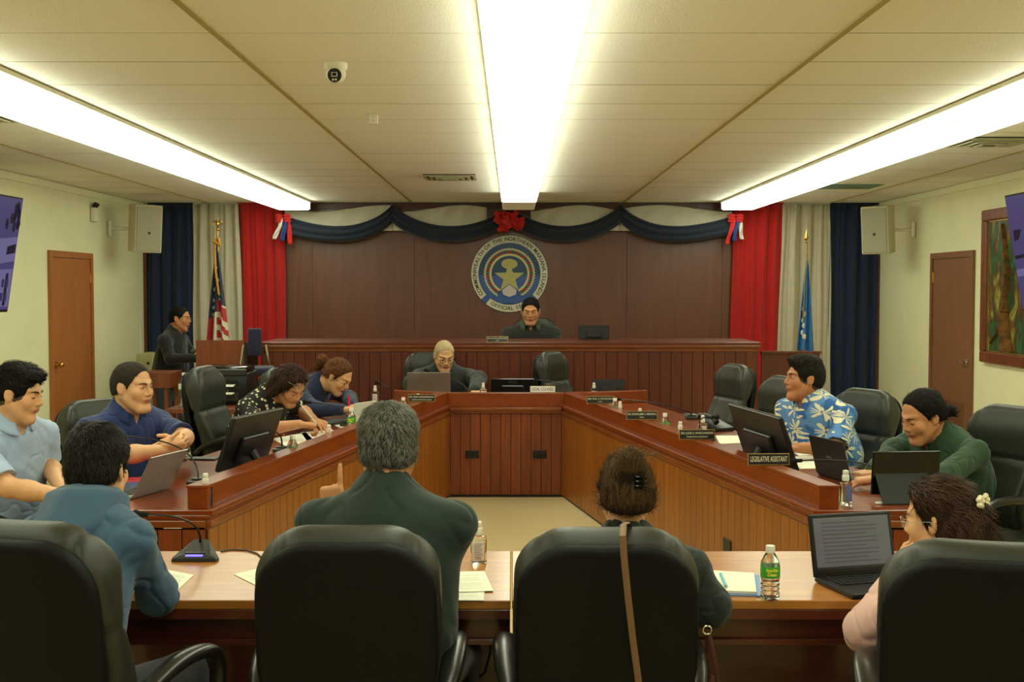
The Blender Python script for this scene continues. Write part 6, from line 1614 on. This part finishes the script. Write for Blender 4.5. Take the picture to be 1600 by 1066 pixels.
a = PZ(1126, 897, .768); b = PZ(1134, 916, .768); r = root('pen', 'light blue pen lying on the white notebook', 'pen', (a+b)/2); m = MB(); m.cyl(a, b, .005); m.build('barrel', mat('pen_teal', (96, 186, 206), rough=.3), r, True, off=r.location); m = MB(); m.cyl(b, b+(b-a)*.12, .004, .001); m.build('tip', m_silver, r, True, off=r.location)
for pts, lab in (([(425, 686), (478, 676), (492, 690), (446, 697)], 'white papers beside the large left monitor'), ([(470, 676), (520, 672), (530, 684), (480, 690)], 'white papers under the writing hand'), ([(520, 664), (560, 655), (580, 662), (540, 672)], 'white papers beside the green-labelled bottle on the left wing'),
        ([(600, 640), (640, 634), (650, 640), (612, 648)], 'white sheet in front of the navy blazer'), ([(1118, 681), (1158, 681), (1166, 692), (1124, 694)], 'white sheets behind the third right nameplate'), ([(1236, 714), (1272, 713), (1290, 732), (1250, 733)], 'white sheet between the right monitor and dark laptop'),
        ([(1240, 706), (1268, 705), (1276, 711), (1248, 713)], 'white sheet under the forearm of the palm-print shirt')):
    sheet(pts, lab, lines=False)
sheet([(925, 632), (960, 632), (975, 641), (940, 642)], 'pinkish sheet behind the farthest right nameplate', m=mat('paper_pink', (226, 176, 150), rough=.8), lines=False)
# keyboard near polka-dot person, folders by light blue person, small things
r = root('keyboard', 'grey keyboard on the papers in front of the polka-dot blouse', 'keyboard', PZ(512, 663, .754), R(64)); m = MB(); m.rbox((0, 0, .008), (.30, .13, .014), .004); m.build('base', m_dkgrey, r); m = MB()
for i in range(13):
    for j in range(5): m.box((-.135+.0225*i, -.045+.0225*j, .017), (.018, .018, .005))
m.build('keys', mat('keys_grey', (120, 136, 140), rough=.5), r)
q = PZ(207, 757, .7508); r = root('folder', 'red folder on the desk behind the silver laptop', 'folder', q, .2); m = MB(); m.rbox((0, .04, .004), (.22, .28, .008), .002); m.build('cover', mat('folder_red', (190, 44, 60), rough=.5), r)
q = PZ(204, 763, .7598); r = root('folder', 'dark blue folder lying on the red folder', 'folder', q, .25); m = MB(); m.rbox((0, .02, .004), (.20, .24, .008), .002); m.build('cover', mat('folder_navy', (40, 58, 110), rough=.5), r)
q = PZ(319, 718, .7508); r = root('phone', 'dark phone lying flat in front of the navy polo shirt', 'phone', q, -.1); m = MB(); m.rbox((0, 0, .005), (.15, .08, .010), .004); m.build('body', m_dkgrey, r)
q = PZ(1376, 788, .7508); r = root('eraser', 'small white eraser near the front edge of the right desk', 'eraser', q, .05); m = MB(); m.rbox((0, 0, .005), (.045, .018, .010), .003); m.build('body', m_paper, r)
q = PZ(1362, 762, .756); q = PZ(1350, 757, .752); r = root('charging_cable', 'white cable plug by the hands of the person in green', 'cable', q); m = MB(); m.rbox((0, 0, .008), (.02, .03, .014), .003); m.build('plug', m_white, r)
m = MB(); m.tube([(0, .015, .006), (.06, .06, .004), (.14, .06, .004), (.2, .12, .004)], .0025, 6); m.build('cord', m_white, r, True)
a = P(545, 634, 8.45); r = root('marker', 'bright pink marker held upright by the navy blazer person', 'pen', a); m = MB(); m.cyl((0, 0, -.02), (.003, 0, .07), .008); m.build('barrel', mat('marker_pink', (214, 40, 90), rough=.4), r, True)
a = P(486, 652, 7.62); r = root('pen', 'slim white pen in the writing hand of the polka-dot person', 'pen', a); m = MB(); m.cyl((.03, .03, -.045), (-.06, -.03, .085), .004); m.build('barrel', m_paper, r, True)
q = PZ(615, 634, .7508); q = P(620, 633, 8.9); q.z = ZS+.001; r = root('phone', 'white phone near the far end of the left wing', 'phone', q, .2); m = MB(); m.rbox((0, 0, .005), (.08, .15, .010), .004); m.build('body', m_white, r); m = MB(); m.rbox((0, .0, .0105), (.06, .1, .001), .0004); m.build('screen', m_screen, r)
# cables
r = root('microphone_cable', 'thin black cable trailing from the grey microphone across the table', 'cable', PZ(370, 862, .752)); o = r.location
pts = [PZ(x, y, .7535) for x, y in ((345, 862), (362, 859), (385, 860), (402, 865), (412, 874), (430, 885), (470, 880))]; m = MB(); m.tube(pts, .003, 6); m.build('cord', m_black, r, True, off=o)
r = root('power_cable', 'black cable looping down below the left foreground table', 'cable', P(760, 1000, 3.9)); o = r.location; m = MB(); m.tube([P(768, 990, 3.9), P(766, 1020, 3.9), P(758, 1050, 3.88), P(742, 1064, 3.85), P(722, 1056, 3.8), P(700, 1020, 3.75), P(690, 985, 3.72)], .004, 6); m.build('cord', m_black, r, True, off=o)
# strap over the chair back and small bag at its side
m_strap = mat('strap_tan', (122, 92, 62), rough=.6)
r = root('bag_strap', 'thin tan strap hanging over the back of the right middle chair', 'strap', P(980, 900, 3.1)); o = r.location
pts = [P(986, 838, 3.22), P(985, 823, 3.17), P(980, 817, 3.10), P(974, 820, 3.03), P(973, 838, 2.985), P(975, 870, 2.985), P(981, 930, 2.995), P(989, 1000, 3.012), P(999, 1075, 3.03)]
m = MB(); m.tube(pts, .0085, 8, flat=.3); m.build('strap', m_strap, r, True, off=o)
r = root('handbag', 'small brown bag with metal ring hanging beside the right middle chair', 'bag', P(1108, 1010, 3.35)); o = r.location
m = MB(); m.tube([P(1106, 985, 3.35), P(1112, 1010, 3.34), P(1118, 1040, 3.33), P(1122, 1080, 3.33)], .007, 8, flat=.4); m.tube([P(1106, 985, 3.35), P(1105, 1020, 3.36), P(1108, 1080, 3.36)], .006, 8, flat=.4); m.build('strap', mat('strap_brown', (84, 40, 30), rough=.5), r, True, off=o)
m = MB(); c = P(1105, 985, 3.34); m.tube([c+V((.012*math.cos(k), 0, .012*math.sin(k))) for k in [i*.523 for i in range(12)]], .0025, 6, close=True); m.build('ring', m_chrome, r, True, off=o)
c = P(1110, 1110, 3.36); m = MB(); m.rbox(c, (.07, .14, .18), .03, seg=3); m.build('pouch', mat('bag_brown', (74, 40, 30), rough=.5), r, True, off=o)
